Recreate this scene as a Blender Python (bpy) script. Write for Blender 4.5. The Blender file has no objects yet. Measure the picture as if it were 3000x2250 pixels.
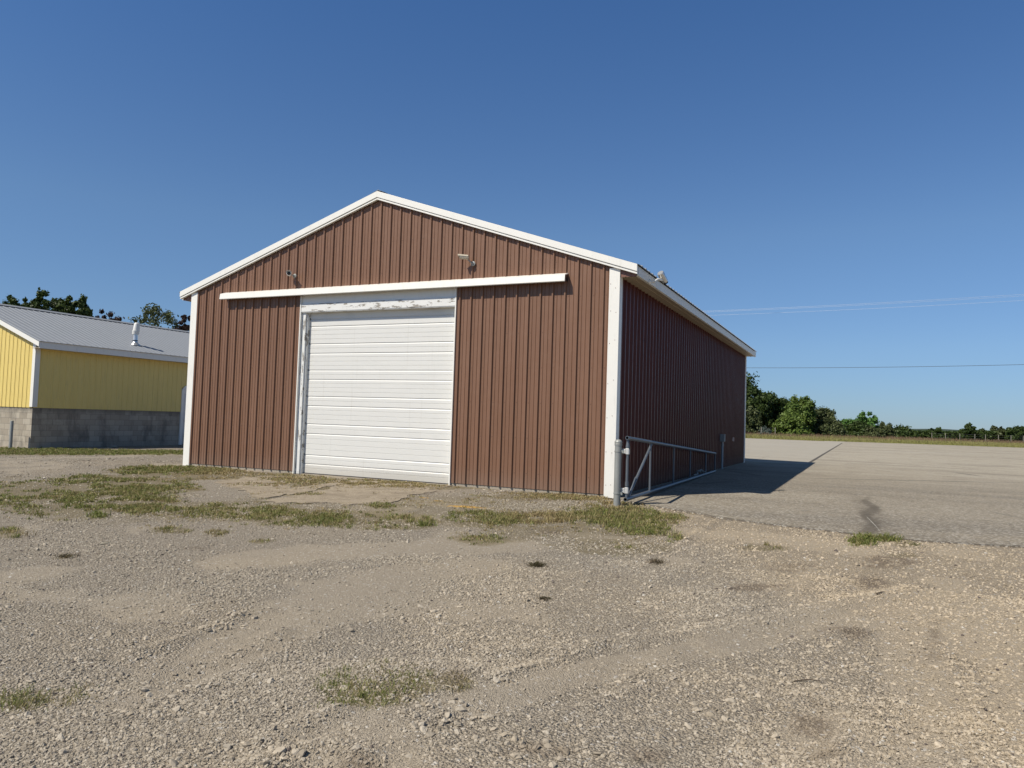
import bpy, math, random
import numpy as np
from mathutils import Vector, Matrix
random.seed(7); rng = np.random.default_rng(7)
scene = bpy.context.scene
col = scene.collection
# ------------------------------------------------------------------ camera
FPX = 2186.44                                   # focal length in pixels of a 3000 px wide frame
CAM = np.array([13.43582, -11.83852, 1.23233])
RGT = np.array([0.90481032, 0.42457675, 0.03244773])
UPV = np.array([-0.00921447, -0.05666085, 0.99835096])
FWD = np.array([-0.42571513, 0.90361725, 0.04735507])
cd = bpy.data.cameras.new("camera")
cam = bpy.data.objects.new("camera", cd); col.objects.link(cam)
cd.sensor_fit = 'HORIZONTAL'; cd.sensor_width = 36.0; cd.lens = 36.0 * FPX / 3000.0
cd.clip_start = 0.05; cd.clip_end = 12000
cam.matrix_world = Matrix(((RGT[0], UPV[0], -FWD[0], CAM[0]), (RGT[1], UPV[1], -FWD[1], CAM[1]),
                           (RGT[2], UPV[2], -FWD[2], CAM[2]), (0, 0, 0, 1)))
scene.camera = cam
# ------------------------------------------------------------------ sky and sun
SUN = np.array([-0.347, -0.566, 0.747]); SUN = SUN / np.linalg.norm(SUN)
w = bpy.data.worlds.new("World"); scene.world = w; w.use_nodes = True
wt = w.node_tree; wt.nodes.clear()
sky = wt.nodes.new('ShaderNodeTexSky'); sky.sky_type = 'NISHITA'; sky.sun_disc = False
sky.sun_elevation = math.asin(SUN[2]); sky.sun_rotation = math.atan2(SUN[0], SUN[1])
sky.altitude = 0; sky.air_density = 1.0; sky.dust_density = 0.0; sky.ozone_density = 3.0
bg = wt.nodes.new('ShaderNodeBackground'); bg.inputs[1].default_value = 0.106
wo = wt.nodes.new('ShaderNodeOutputWorld')
tint = wt.nodes.new('ShaderNodeMix'); tint.data_type = 'RGBA'; tint.blend_type = 'MULTIPLY'; tint.clamp_result = False
tint.inputs[0].default_value = 1.0
tc = wt.nodes.new('ShaderNodeTexCoord'); sx = wt.nodes.new('ShaderNodeSeparateXYZ'); wt.links.new(tc.outputs['Generated'], sx.inputs[0])
cr_ = wt.nodes.new('ShaderNodeValToRGB'); wt.links.new(sx.outputs[2], cr_.inputs[0]); E_ = cr_.color_ramp.elements   # white balance of the sky by height
E_[0].position = 0.0; E_[0].color = (.27, .39, .64, 1); E_[1].position = 1.0; E_[1].color = (.50, .45, .38, 1)
for ps, cc in ((.10, (.43, .53, .70)), (.24, (.53, .64, .76)), (.5, (.43, .64, .86)), (.68, (.50, .47, .43))):
    e_ = E_.new(ps); e_.color = (*cc, 1)
wt.links.new(cr_.outputs[0], tint.inputs[7])
wt.links.new(sky.outputs[0], tint.inputs[6]); wt.links.new(tint.outputs[2], bg.inputs[0]); wt.links.new(bg.outputs[0], wo.inputs[0])
sd = bpy.data.lights.new("sun", 'SUN'); sd.energy = 4.2; sd.angle = math.radians(0.5); sd.color = (1.0, 0.925, 0.81)
so = bpy.data.objects.new("sun", sd); col.objects.link(so); so.location = (0, 0, 30)
so.rotation_euler = Vector(SUN).to_track_quat('Z', 'Y').to_euler()
scene.view_settings.view_transform = 'Standard'; scene.view_settings.look = 'None'
scene.view_settings.exposure = 0.25; scene.view_settings.gamma = 1.0
scene.cycles.max_bounces = 6; scene.cycles.diffuse_bounces = 3; scene.cycles.transparent_max_bounces = 8

# ------------------------------------------------------------------ ground height and picture helpers
def sst(a, b, v):
    t = np.clip((np.asarray(v, float) - a) / (b - a), 0, 1); return t * t * (3 - 2 * t)
def gz(x, y):
    return -0.35 * np.clip((-np.asarray(y, float) - 1.0) / 11.0, 0, 1.3) - 0.30 * sst(0, 12, -np.asarray(x, float))
def ray(px, py):
    return FWD + RGT * (px - 1500) / FPX - UPV * (py - 1125) / FPX
def gp(px, py):                                  # photograph pixel -> point of the ground
    d = ray(px, py); z = 0.0
    for _ in range(12):
        q = CAM + d * (z - CAM[2]) / d[2]; z = float(gz(q[0], q[1]))
    return np.array([q[0], q[1], z])
def atd(px, py, depth):                          # pixel -> point at a depth along the view axis
    return CAM + ray(px, py) * depth
def aty(px, py, y):
    d = ray(px, py); return CAM + d * (y - CAM[1]) / d[1]
def atx(px, py, x):
    d = ray(px, py); return CAM + d * (x - CAM[0]) / d[0]
_T = rng.random((256, 256))
def vn(x, y, s=1.0, o=0):                        # value noise 0..1
    x = np.asarray(x, float) * s + 37.1 * (o + 1); y = np.asarray(y, float) * s + 11.7 * (o + 1)
    xi = np.floor(x).astype(int); yi = np.floor(y).astype(int); fx = x - xi; fy = y - yi
    fx = fx * fx * (3 - 2 * fx); fy = fy * fy * (3 - 2 * fy)
    g = lambda i, j: _T[i % 256, j % 256]
    return (g(xi, yi) * (1 - fx) + g(xi + 1, yi) * fx) * (1 - fy) + (g(xi, yi + 1) * (1 - fx) + g(xi + 1, yi + 1) * fx) * fy
def fbm(x, y, s=1.0, o=0):
    return (vn(x, y, s, o) + .5 * vn(x, y, 2.1 * s, o + 1) + .25 * vn(x, y, 4.3 * s, o + 2)) / 1.75

# ------------------------------------------------------------------ materials
def lin(r, g, b):
    f = lambda c: (c / 255 / 12.92) if c / 255 <= .04045 else ((c / 255 + .055) / 1.055) ** 2.4
    return (f(r), f(g), f(b), 1)
class NT:
    def __init__(s, name):
        s.m = bpy.data.materials.new(name); s.m.use_nodes = True; s.t = s.m.node_tree; s.t.nodes.clear()
        s.out = s.n('ShaderNodeOutputMaterial'); s.b = s.n('ShaderNodeBsdfPrincipled')
        s.t.links.new(s.b.outputs[0], s.out.inputs[0])
    def n(s, k, **kw):
        nd = s.t.nodes.new(k)
        for a, b in kw.items(): setattr(nd, a, b)
        return nd
    def set(s, sock, v):
        if isinstance(v, bpy.types.NodeSocket): s.t.links.new(v, sock)
        elif v is not None:
            if isinstance(v, (tuple, list)) and len(v) == 3 and sock.type == 'RGBA': v = (*v, 1)
            sock.default_value = v
    def geo(s): return s.n('ShaderNodeNewGeometry').outputs['Position']
    def scaled(s, v, sc):
        m = s.n('ShaderNodeVectorMath', operation='MULTIPLY'); s.set(m.inputs[0], v); s.set(m.inputs[1], sc); return m.outputs[0]
    def noise(s, v, scale, detail=3, rough=.55, w=None):
        nd = s.n('ShaderNodeTexNoise'); s.set(nd.inputs['Vector'], v); nd.inputs['Scale'].default_value = scale
        nd.inputs['Detail'].default_value = detail; nd.inputs['Roughness'].default_value = rough; return nd.outputs[0]
    def vor(s, v, scale, feature='F1'):
        nd = s.n('ShaderNodeTexVoronoi', feature=feature); s.set(nd.inputs['Vector'], v); nd.inputs['Scale'].default_value = scale; return nd
    def math(s, op, a, b=None, c=None, clamp=False):
        nd = s.n('ShaderNodeMath', operation=op, use_clamp=clamp)
        for i, v in enumerate((a, b, c)):
            if v is not None: s.set(nd.inputs[i], v)
        return nd.outputs[0]
    def ramp(s, v, a, b, o0=0., o1=1.):
        nd = s.n('ShaderNodeMapRange', interpolation_type='SMOOTHSTEP'); s.set(nd.inputs[0], v)
        for i, q in zip((1, 2, 3, 4), (a, b, o0, o1)): s.set(nd.inputs[i], q)
        return nd.outputs[0]
    def mix(s, f, a, b, blend='MIX'):
        nd = s.n('ShaderNodeMix', data_type='RGBA', blend_type=blend); s.set(nd.inputs[0], f); s.set(nd.inputs[6], a); s.set(nd.inputs[7], b); return nd.outputs[2]
    def attr(s, name, typ='GEOMETRY', out='Fac'):
        nd = s.n('ShaderNodeAttribute', attribute_type=typ, attribute_name=name); return nd.outputs[out]
    def bump(s, h, strength=.5, dist=.01):
        nd = s.n('ShaderNodeBump'); s.set(nd.inputs['Height'], h); nd.inputs['Strength'].default_value = strength
        nd.inputs['Distance'].default_value = dist; s.t.links.new(nd.outputs[0], s.b.inputs['Normal'])
    def base(s, c, rough=.5, metal=0., spec=.5):
        s.set(s.b.inputs['Base Color'], c); s.set(s.b.inputs['Roughness'], rough); s.set(s.b.inputs['Metallic'], metal)
        s.set(s.b.inputs['Specular IOR Level'], spec)
    def sep(s, v):
        nd = s.n('ShaderNodeSeparateXYZ'); s.set(nd.inputs[0], v); return nd.outputs
    def ell(s, v, cx, cy, rx, ry, rot=0., soft=.35, nz=None, namp=.5):   # soft noisy ellipse on the ground
        x, y, _ = s.sep(v); dx = s.math('SUBTRACT', x, cx); dy = s.math('SUBTRACT', y, cy)
        c, n_ = math.cos(rot), math.sin(rot)
        u = s.math('DIVIDE', s.math('ADD', s.math('MULTIPLY', dx, c), s.math('MULTIPLY', dy, n_)), rx)
        t = s.math('DIVIDE', s.math('SUBTRACT', s.math('MULTIPLY', dy, c), s.math('MULTIPLY', dx, n_)), ry)
        r = s.math('SQRT', s.math('ADD', s.math('MULTIPLY', u, u), s.math('MULTIPLY', t, t)))
        if nz is not None: r = s.math('ADD', r, s.math('MULTIPLY', s.math('SUBTRACT', nz, .5), namp * 2))
        return s.ramp(r, 1 + soft, 1 - soft)
def paint(name, c, rough=.45, var=.08, dirt=None, dirtamt=.25, spec=.5, scale=(3, 3, .5), metal=0., bump=.0):
    t = NT(name); p = t.geo(); n1 = t.noise(t.scaled(p, scale), 1.6, 4); n2 = t.noise(p, 35, 3)
    k = t.math('ADD', t.math('MULTIPLY', n1, var * 2), 1 - var); k = t.math('ADD', k, t.math('MULTIPLY', t.math('SUBTRACT', n2, .5), var))
    cc = t.mix(1.0, c, (1, 1, 1), 'MULTIPLY')
    hs = t.n('ShaderNodeHueSaturation'); t.set(hs.inputs['Value'], k); t.set(hs.inputs['Color'], c); cc = hs.outputs[0]
    if dirt:
        f = t.math('MULTIPLY', t.ramp(t.noise(t.scaled(p, (5, 5, 1.2)), 2.3, 5, .65), .5, .75), dirtamt); cc = t.mix(f, cc, dirt)
    t.base(cc, rough, metal, spec)
    if bump: t.bump(t.noise(p, 3, 2), bump, .01)
    return t.m

M = {}
def brown_siding(name, ca, cb, rg, dust, sp=.45):
    t = NT(name); p = t.geo()
    n1 = t.noise(t.scaled(p, (4.4, 4.4, .25)), 1.5, 3); n2 = t.noise(p, 9, 4, .6); x, y, z = t.sep(p)
    c = t.mix(t.ramp(n1, .3, .7), ca, cb)
    c = t.mix(t.math('MULTIPLY', t.ramp(n2, .5, .8), dust), c, (.25, .15, .11))
    wn = t.n('ShaderNodeTexWhiteNoise', noise_dimensions='1D'); t.set(wn.inputs['W'], t.math('FLOOR', t.math('DIVIDE', t.math('ADD', t.math('ADD', x, y), -.37), .91)))
    c = t.mix(t.math('MULTIPLY', wn.outputs[0], .09), c, (.05, .02, .015)); c = t.mix(t.math('MULTIPLY', t.ramp(t.noise(t.scaled(p, (3, 3, .35)), 4, 5, .7), .56, .72), .16), c, (.09, .045, .03))
    splash = t.math('MULTIPLY', t.ramp(t.math('ADD', z, t.math('MULTIPLY', n2, .25)), .55, .1), .42)
    c = t.mix(splash, c, (.24, .17, .13))                     # dried splash dirt along the foot of the wall
    # screw heads: rows every 0.6 m of height, one beside each rib
    zz = t.math('ABSOLUTE', t.math('SUBTRACT', t.math('FRACT', t.math('DIVIDE', z, .61)), .5))
    xx = t.math('ABSOLUTE', t.math('SUBTRACT', t.math('FRACT', t.math('DIVIDE', t.math('ADD', x, -.334), .2275)), .5))
    r = t.math('SQRT', t.math('ADD', t.math('POWER', t.math('MULTIPLY', zz, .61), 2.), t.math('POWER', t.math('MULTIPLY', xx, .2275), 2.)))
    c = t.mix(t.math('MULTIPLY', t.ramp(r, .011, .005), .65), c, (.04, .018, .014))
    t.base(c, t.ramp(n2, .2, .9, rg, rg + .16), 0, sp); t.bump(t.noise(t.scaled(p, (1.5, 1.5, 1)), 1.3, 2), .5, .02); return t.m
M['brown'] = brown_siding('brown_siding_paint', (.198, .103, .060), (.224, .120, .073), .40, .22)        # gables: the paler copy of the siding paint
M['maroon_shaded'] = brown_siding('maroon_siding_shaded', (.100, .028, .022), (.122, .036, .028), .27, .05, .27)      # long sides: redder siding, darkened so their shade sits in the colour
M['brown_trim'] = paint('brown_trim', (.2, .095, .065), .45)
M['white'] = paint('white_trim_paint', (.83, .82, .765), .4, .03, (.5, .47, .4), .18)
M['white_door'] = paint('white_door_paint', (.70, .70, .675), .38, .03, (.55, .53, .48), .22)
M['soffit'] = paint('soffit_tan', (.42, .35, .25), .5, .06)
M['fascia_side'] = paint('fascia_pale', (.74, .72, .66), .45, .05, (.3, .3, .28), .2)
def door_paint():
    t = NT('white_door_paint'); p = t.geo(); x, y, z = t.sep(p); n = t.noise(t.scaled(p, (1, 1, 3)), 2.5, 5, .6); f = t.noise(p, 40, 4, .7)
    c = t.mix(n, (.67, .67, .64), (.73, .73, .70)); low = t.ramp(t.math('SUBTRACT', z, t.math('MULTIPLY', f, .35)), .12, -.12); c = t.mix(t.math('MULTIPLY', low, .45), c, (.36, .32, .25))
    st = t.noise(t.scaled(p, (9, 1, .35)), 2.2, 4, .6); c = t.mix(t.math('MULTIPLY', t.ramp(st, .58, .75), .14), c, (.42, .40, .34))
    sc = t.ramp(t.noise(t.scaled(p, (2, 1, 5)), 7, 5, .8), .72, .75); c = t.mix(t.math('MULTIPLY', sc, .5), c, (.3, .29, .27)); t.base(c, .42, 0, .4); t.bump(t.noise(p, 4, 2), .25, .01); return t.m
M['white_door'] = door_paint()
def peeling(name, thr, stretch):
    t = NT(name); p = t.geo(); n = t.noise(t.scaled(p, stretch), 3.2, 6, .68); n2 = t.noise(p, 60, 2)
    f = t.ramp(t.math('ADD', n, t.math('MULTIPLY', n2, .05)), thr, thr + .015)
    wood = t.mix(t.noise(t.scaled(p, stretch), 14, 3), (.22, .20, .17), (.40, .38, .34))
    c = t.mix(f, t.mix(t.noise(p, 4), (.68, .69, .67), (.78, .79, .77)), wood); t.base(c, .6); t.bump(t.math('SUBTRACT', 1., f), .8, .003); return t.m
M['peel_h'] = peeling('peeling_white_header', .58, (1.1, 1, 4.5))
M['peel_v'] = peeling('peeling_white_jamb', .585, (5, 1, 1.0))
M['galv'] = paint('galvanised_steel', (.34, .35, .33), .5, .2, (.18, .18, .16), .4, scale=(6, 6, 2), metal=.35)
M['pipe'] = paint('painted_gate_pipe', (.115, .135, .16), .45, .14, (.10, .08, .07), .5, scale=(6, 6, 6), metal=.1)
M['clamp'] = paint('cast_clamp', (.6, .6, .58), .5, .1, metal=.3)
M['rooftin'] = paint('roof_steel', (.30, .32, .345), .55, .10, (.2, .2, .2), .2, metal=.15, spec=.3)
M['dark'] = paint('black_plastic', (.02, .02, .022), .4)
M['glass'] = paint('dark_lens', (.01, .01, .012), .08)
M['cam_white'] = paint('camera_housing', (.72, .72, .68), .35)
M['tan'] = paint('tan_plastic', (.52, .46, .36), .4); M['silver'] = paint('silver_lamp', (.7, .7, .68), .3, .06, metal=.7)
M['concrete_foot'] = paint('foundation', (.34, .30, .24), .9, .2)
M['pvc'] = paint('grey_conduit', (.30, .34, .36), .45, .08)
M['box'] = paint('grey_box', (.27, .28, .27), .5, .08)
def yellow():
    t = NT('yellow_siding_paint'); p = t.geo(); n = t.noise(t.scaled(p, (3, 3, .3)), 1.5, 4); n2 = t.noise(t.scaled(p, (8, 8, .8)), 2, 5, .65)
    c = t.mix(n, (.76, .595, .19), (.84, .67, .235)); c = t.mix(t.math('MULTIPLY', t.ramp(n2, .5, .8), .35), c, (.42, .33, .15))
    t.base(c, .5); return t.m
M['yellow'] = yellow()
def block():
    t = NT('concrete_block'); p = t.geo(); x, y, z = t.sep(p); h = t.math('ADD', x, y)
    zz = t.math('DIVIDE', t.math('SUBTRACT', 1.12, z), .203); row = t.math('FLOOR', zz)
    off = t.math('MULTIPLY', t.math('MODULO', t.math('ADD', row, 10.), 2.), .5)
    uu = t.math('ADD', t.math('DIVIDE', h, .406), off)
    dz = t.math('ABSOLUTE', t.math('SUBTRACT', t.math('FRACT', zz), .5)); du = t.math('ABSOLUTE', t.math('SUBTRACT', t.math('FRACT', uu), .5))
    jt = t.math('MAXIMUM', t.ramp(dz, .462, .485), t.ramp(du, .478, .492))
    cell = t.n('ShaderNodeCombineXYZ'); t.set(cell.inputs[0], t.math('FLOOR', uu)); t.set(cell.inputs[1], row)
    wn = t.n('ShaderNodeTexWhiteNoise'); t.set(wn.inputs[0], cell.outputs[0])
    c = t.mix(wn.outputs[0], (.36, .315, .245), (.49, .44, .35))
    st = t.ramp(t.noise(t.scaled(p, (1, 1, .45)), 2.2, 6, .7), .46, .68); c = t.mix(t.math('MULTIPLY', st, .55), c, (.09, .085, .075))
    top = t.math('MULTIPLY', t.ramp(t.math('ADD', z, t.math('MULTIPLY', t.noise(p, 5, 4), .25)), .98, 1.2), .5); c = t.mix(top, c, (.08, .075, .065))
    c = t.mix(t.math('MULTIPLY', jt, .6), c, (.13, .12, .11)); c = t.mix(t.math('MULTIPLY', t.noise(p, 60), .15), c, (.1, .1, .1))
    t.base(c, .9); t.bump(t.math('SUBTRACT', t.noise(p, 90, 2), t.math('MULTIPLY', jt, 1.5)), .5, .006); return t.m
M['block'] = block()

# ------------------------------------------------------------------ mesh building
class MB:
    def __init__(s): s.v = []; s.f = []
    def quad(s, *p):
        b = len(s.v); s.v += [tuple(map(float, q)) for q in p]; s.f.append(tuple(range(b, b + len(p))))
        return s
    def box(s, x0, x1, y0, y1, z0, z1):
        b = len(s.v)
        for z in (z0, z1): s.v += [(x0, y0, z), (x1, y0, z), (x1, y1, z), (x0, y1, z)]
        s.f += [(b + 3, b + 2, b + 1, b), (b + 4, b + 5, b + 6, b + 7)] + [(b + i, b + (i + 1) % 4, b + 4 + (i + 1) % 4, b + 4 + i) for i in range(4)]
        return s
    def prism(s, poly, d):                      # extrude polygon (3-D points) by vector d
        n = len(poly); b = len(s.v); d = np.array(d, float)
        s.v += [tuple(map(float, p)) for p in poly] + [tuple(np.array(p, float) + d) for p in poly]
        s.f += [tuple(range(b + n - 1, b - 1, -1)), tuple(range(b + n, b + 2 * n))] + [(b + i, b + (i + 1) % n, b + n + (i + 1) % n, b + n + i) for i in range(n)]
        return s
    def tube(s, pts, r, n=12, cap=True, r2=None):
        pts = [np.array(p, float) for p in pts]; b = len(s.v); prev = None
        for i, p in enumerate(pts):
            d = (pts[min(i + 1, len(pts) - 1)] - pts[max(i - 1, 0)]); d /= np.linalg.norm(d)
            u = np.cross(d, (0, 0, 1)) if abs(d[2]) < .95 else np.cross(d, (1, 0, 0)); u /= np.linalg.norm(u)
            if prev is not None:
                u = prev - d * (prev @ d); u /= np.linalg.norm(u)
            prev = u; v = np.cross(d, u)
            rr = r if r2 is None else r + (r2 - r) * i / (len(pts) - 1)
            for k in range(n):
                a = 2 * math.pi * k / n; s.v.append(tuple(p + rr * (math.cos(a) * u + math.sin(a) * v)))
        for i in range(len(pts) - 1):
            for k in range(n):
                s.f.append((b + i * n + k, b + i * n + (k + 1) % n, b + (i + 1) * n + (k + 1) % n, b + (i + 1) * n + k))
        if cap:
            s.f.append(tuple(b + k for k in range(n - 1, -1, -1))); e = b + (len(pts) - 1) * n; s.f.append(tuple(e + k for k in range(n)))
        return s
    def lathe(s, c, prof, n=20, axis=(0, 0, 1)):  # profile (r, t) along axis
        a = np.array(axis, float); a /= np.linalg.norm(a); c = np.array(c, float)
        u = np.cross(a, (0, 0, 1)) if abs(a[2]) < .9 else np.array((1., 0, 0)); u /= np.linalg.norm(u); v = np.cross(a, u); b = len(s.v)
        for r, t in prof:
            for k in range(n):
                q = 2 * math.pi * k / n; s.v.append(tuple(c + a * t + r * (math.cos(q) * u + math.sin(q) * v)))
        for i in range(len(prof) - 1):
            for k in range(n): s.f.append((b + i * n + k, b + i * n + (k + 1) % n, b + (i + 1) * n + (k + 1) % n, b + (i + 1) * n + k))
        s.f.append(tuple(b + k for k in range(n - 1, -1, -1))); e = b + (len(prof) - 1) * n; s.f.append(tuple(e + k for k in range(n)))
        return s
    def obj(s, name, mat, parent=None, smooth=False, bevel=0.):
        me = bpy.data.meshes.new(name); off = np.array(parent_world(parent)) if parent else np.zeros(3)
        me.from_pydata([tuple(np.array(q) - off) for q in s.v], [], s.f); me.materials.append(mat)
        if smooth:
            me.shade_smooth() if hasattr(me, 'shade_smooth') else None
            try: me.set_sharp_from_angle(angle=math.radians(35))
            except Exception: pass
        o = bpy.data.objects.new(name, me); col.objects.link(o)
        if parent: o.parent = parent
        if bevel:
            b = o.modifiers.new('bevel', 'BEVEL'); b.width = bevel; b.segments = 2; b.limit_method = 'ANGLE'
        return o
def parent_world(o):
    p = np.zeros(3)
    while o is not None: p += np.array(o.location); o = o.parent
    return p
def tag(o, label=None, cat=None, group=None, kind=None):
    for k, v in (('label', label), ('category', cat), ('group', group), ('kind', kind)):
        if v: o[k] = v
    return o
def thing(name, label, cat, loc, group=None):
    o = bpy.data.objects.new(name, None); col.objects.link(o); o.empty_display_size = .2
    o.location = tuple(map(float, loc)); return tag(o, label, cat, group)
def fastmesh(name, V, F, mat, attrs=None, face_mats=None):
    me = bpy.data.meshes.new(name); V = np.asarray(V, np.float32); F = np.asarray(F, np.int32); k = F.shape[1]
    me.vertices.add(len(V)); me.vertices.foreach_set('co', V.ravel()); me.loops.add(F.size); me.loops.foreach_set('vertex_index', F.ravel())
    me.polygons.add(len(F)); me.polygons.foreach_set('loop_start', np.arange(0, F.size, k, dtype=np.int32))
    try: me.polygons.foreach_set('loop_total', np.full(len(F), k, np.int32))
    except Exception: pass
    me.update(calc_edges=True); me.materials.append(mat)
    for n_, a in (attrs or {}).items():
        at_ = me.attributes.new(n_, 'FLOAT', 'POINT'); at_.data.foreach_set('value', np.asarray(a, np.float32))
    return me

# ------------------------------------------------------------------ ruts and gravel ridges, drawn as lines on the ground
LOT = [gp(*q)[:2] for q in [(1800, 1462), (1900, 1482), (2004, 1498.6), (2100, 1517), (2218, 1533), (2380, 1553), (2556, 1573), (2715, 1588), (2860, 1598), (3000, 1604)]]
LOT += [np.array(q) for q in [(17, -1.1), (22, -.6), (60, 2.0)]]
LX = np.array([q[0] for q in LOT]); LY = np.array([q[1] for q in LOT])
LX[0] = 9.78
def lot_edge(x): return np.interp(x, LX, LY) + .05 * (fbm(x, 0 * x, 2.5, 5) - .5)
RIDGES = [  # (pixels, height, width)
    ([(405, 1912), (540, 1870), (640, 1835), (700, 1803), (782, 1786)], .022, .06),
    ([(330, 1975), (480, 1960), (600, 1945), (720, 1900), (820, 1850)], .016, .07),
    ([(770, 2170), (850, 2135), (900, 2110), (990, 2080)], .02, .06),
    ([(760, 2250), (830, 2210), (950, 2190), (1040, 2210)], .03, .09),
    ([(1440, 1990), (1540, 1960), (1640, 1925), (1760, 1890)], .018, .05),
    ([(1430, 1915), (1600, 1905), (1800, 1880), (1950, 1868), (2120, 1842), (2300, 1803), (2480, 1760), (2560, 1745), (2700, 1715)], .018, .08),
    ([(1720, 2080), (1820, 2040), (1890, 1960), (1980, 1910)], .012, .08),
    ([(2400, 2250), (2560, 2130), (2640, 2010), (2660, 1900), (2650, 1820)], .014, .12),
    ([(2840, 2250), (2850, 2120), (2820, 2000), (2760, 1900)], .014, .12),
    ([(2004, 1590), (2060, 1550), (2110, 1522)], .02, .05),
    ([(1900, 1700), (2100, 1640), (2300, 1650), (2480, 1700)], .014, .12),
    ([(0, 1385), (250, 1372), (520, 1352)], .02, .12), ([(0, 1362), (250, 1352), (520, 1338)], .02, .1), ([(0, 1400), (200, 1392), (420, 1376)], .02, .1),
]
RPTS = [(np.array([gp(*q)[:2] for q in pts]), h, wd) for pts, h, wd in RIDGES]
def ridge_h(x, y):
    out = np.zeros_like(x)
    for P, h, wd in RPTS:
        best = np.full(x.shape, 9e9)
        for a, b in zip(P[:-1], P[1:]):
            d = b - a; t = np.clip(((x - a[0]) * d[0] + (y - a[1]) * d[1]) / (d @ d), 0, 1)
            best = np.minimum(best, np.hypot(x - a[0] - t * d[0], y - a[1] - t * d[1]))
        n = .4 + 1.1 * fbm(x, y, 5, 9)
        if wd == .12 and P[0][0] > 13.5 and len(P) > 3:      # tread marks across the two tyre tracks
            pass
        out += h * n * np.exp(-(best / wd) ** 2) - .4 * h * np.exp(-((best - 2.2 * wd) / wd) ** 2)
    return out
TREAD = [(np.array([gp(*q)[:2] for q in pts]), wd) for pts, wd in (([(2600, 2250), (2640, 2100), (2655, 1990), (2650, 1880), (2610, 1790)], .17), ([(2880, 2250), (2890, 2120), (2860, 2000), (2800, 1900)], .16), ([(2150, 1880), (2350, 1840), (2550, 1790), (2760, 1745)], .15), ([(520, 1990), (700, 1910), (900, 1850), (1100, 1800)], .14), ([(1300, 2150), (1500, 2080), (1720, 2010), (1900, 1960)], .15))]
def tread_h(x, y):
    out = np.zeros_like(x)
    for P, wd in TREAD:
        best = np.full(x.shape, 9e9); arc = np.zeros_like(x); side_ = np.zeros_like(x); L0 = 0.
        for a, b in zip(P[:-1], P[1:]):
            d = b - a; ln = np.hypot(*d); t = np.clip(((x - a[0]) * d[0] + (y - a[1]) * d[1]) / ln ** 2, 0, 1)
            q = np.hypot(x - a[0] - t * d[0], y - a[1] - t * d[1]); k = q < best; best = np.where(k, q, best)
            arc = np.where(k, L0 + t * ln, arc); side_ = np.where(k, ((x - a[0]) * d[1] - (y - a[1]) * d[0]) / ln, side_); L0 += ln
        m = np.exp(-(best / wd) ** 4) * (.3 + fbm(x, y, 1.6, 61))
        out += m * (-.014 + .007 * np.sin(2 * math.pi * (arc + .5 * np.abs(side_)) / .12)) + .010 * np.exp(-((best - wd * 1.25) / .05) ** 2) * fbm(x, y, 3, 62)
    return out
def in_lot(x, y): return (x > 9.7) & (y > lot_edge(x)) | (y > 15.2)
def tan_f(x, y):                                 # tan, sandier gravel on the right; grey on the left
    return np.clip(sst(-1.2, 1.6, (x - 12.6) + .55 * (y + 6) + 2.6 * (fbm(x, y, .45, 3) - .5)) * (1 - .8 * sst(15.0, 15.8, x + .5 * (fbm(x, y, 1, 7) - .5))) + .35 * sst(.5, .75, fbm(x, y, .5, 12)), 0, 1)
def gfull(x, y):
    h = gz(x, y) + .028 * (fbm(x, y, .7, 1) - .5) + .008 * (fbm(x, y, 4, 2) - .5) + ridge_h(x, y) + tread_h(x, y)
    near_b = ((x > -.3) & (x < 10.3) & (y > -.35)); h = np.where(near_b, gz(x, y) - .004, h)
    return np.where(in_lot(x, y), gz(x, y) - .03, h)

TRACKS = [([(2790, 2250), (2740, 2100), (2700, 1980), (2640, 1860), (2560, 1780)], .20), ([(2080, 1900), (2300, 1850), (2520, 1790), (2760, 1740)], .22), ([(1380, 2060), (1560, 2010), (1800, 1950), (2050, 1900)], .15),
          ([(560, 1960), (680, 1900), (800, 1850), (980, 1790)], .22), ([(2040, 1560), (2250, 1580), (2460, 1610)], .35), ([(2750, 1700), (2900, 1800), (2960, 1950), (2990, 2200)], .2), ([(1050, 1740), (1180, 1690), (1350, 1660)], .4),
          ([(300, 2060), (420, 2040), (520, 2010)], .10), ([(0, 1345), (300, 1340), (520, 1325)], .5), ([(700, 1640), (1100, 1610), (1500, 1600)], .35)]
TPTS = [(np.array([gp(*q)[:2] for q in pts]), wd) for pts, wd in TRACKS]
def fine_f(x, y):
    out = np.zeros_like(x); n = fbm(x, y, 2.2, 51)
    for P, wd in TPTS:
        best = np.full(x.shape, 9e9)
        for a, b in zip(P[:-1], P[1:]):
            d = b - a; t = np.clip(((x - a[0]) * d[0] + (y - a[1]) * d[1]) / (d @ d), 0, 1)
            best = np.minimum(best, np.hypot(x - a[0] - t * d[0], y - a[1] - t * d[1]))
        out = np.maximum(out, 1 - sst(.5, 1.5, best / wd + 1.0 * (n - .5)))
    return np.clip(out + .8 * sst(.56, .72, fbm(x, y, .9, 55)), 0, 1)
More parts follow.
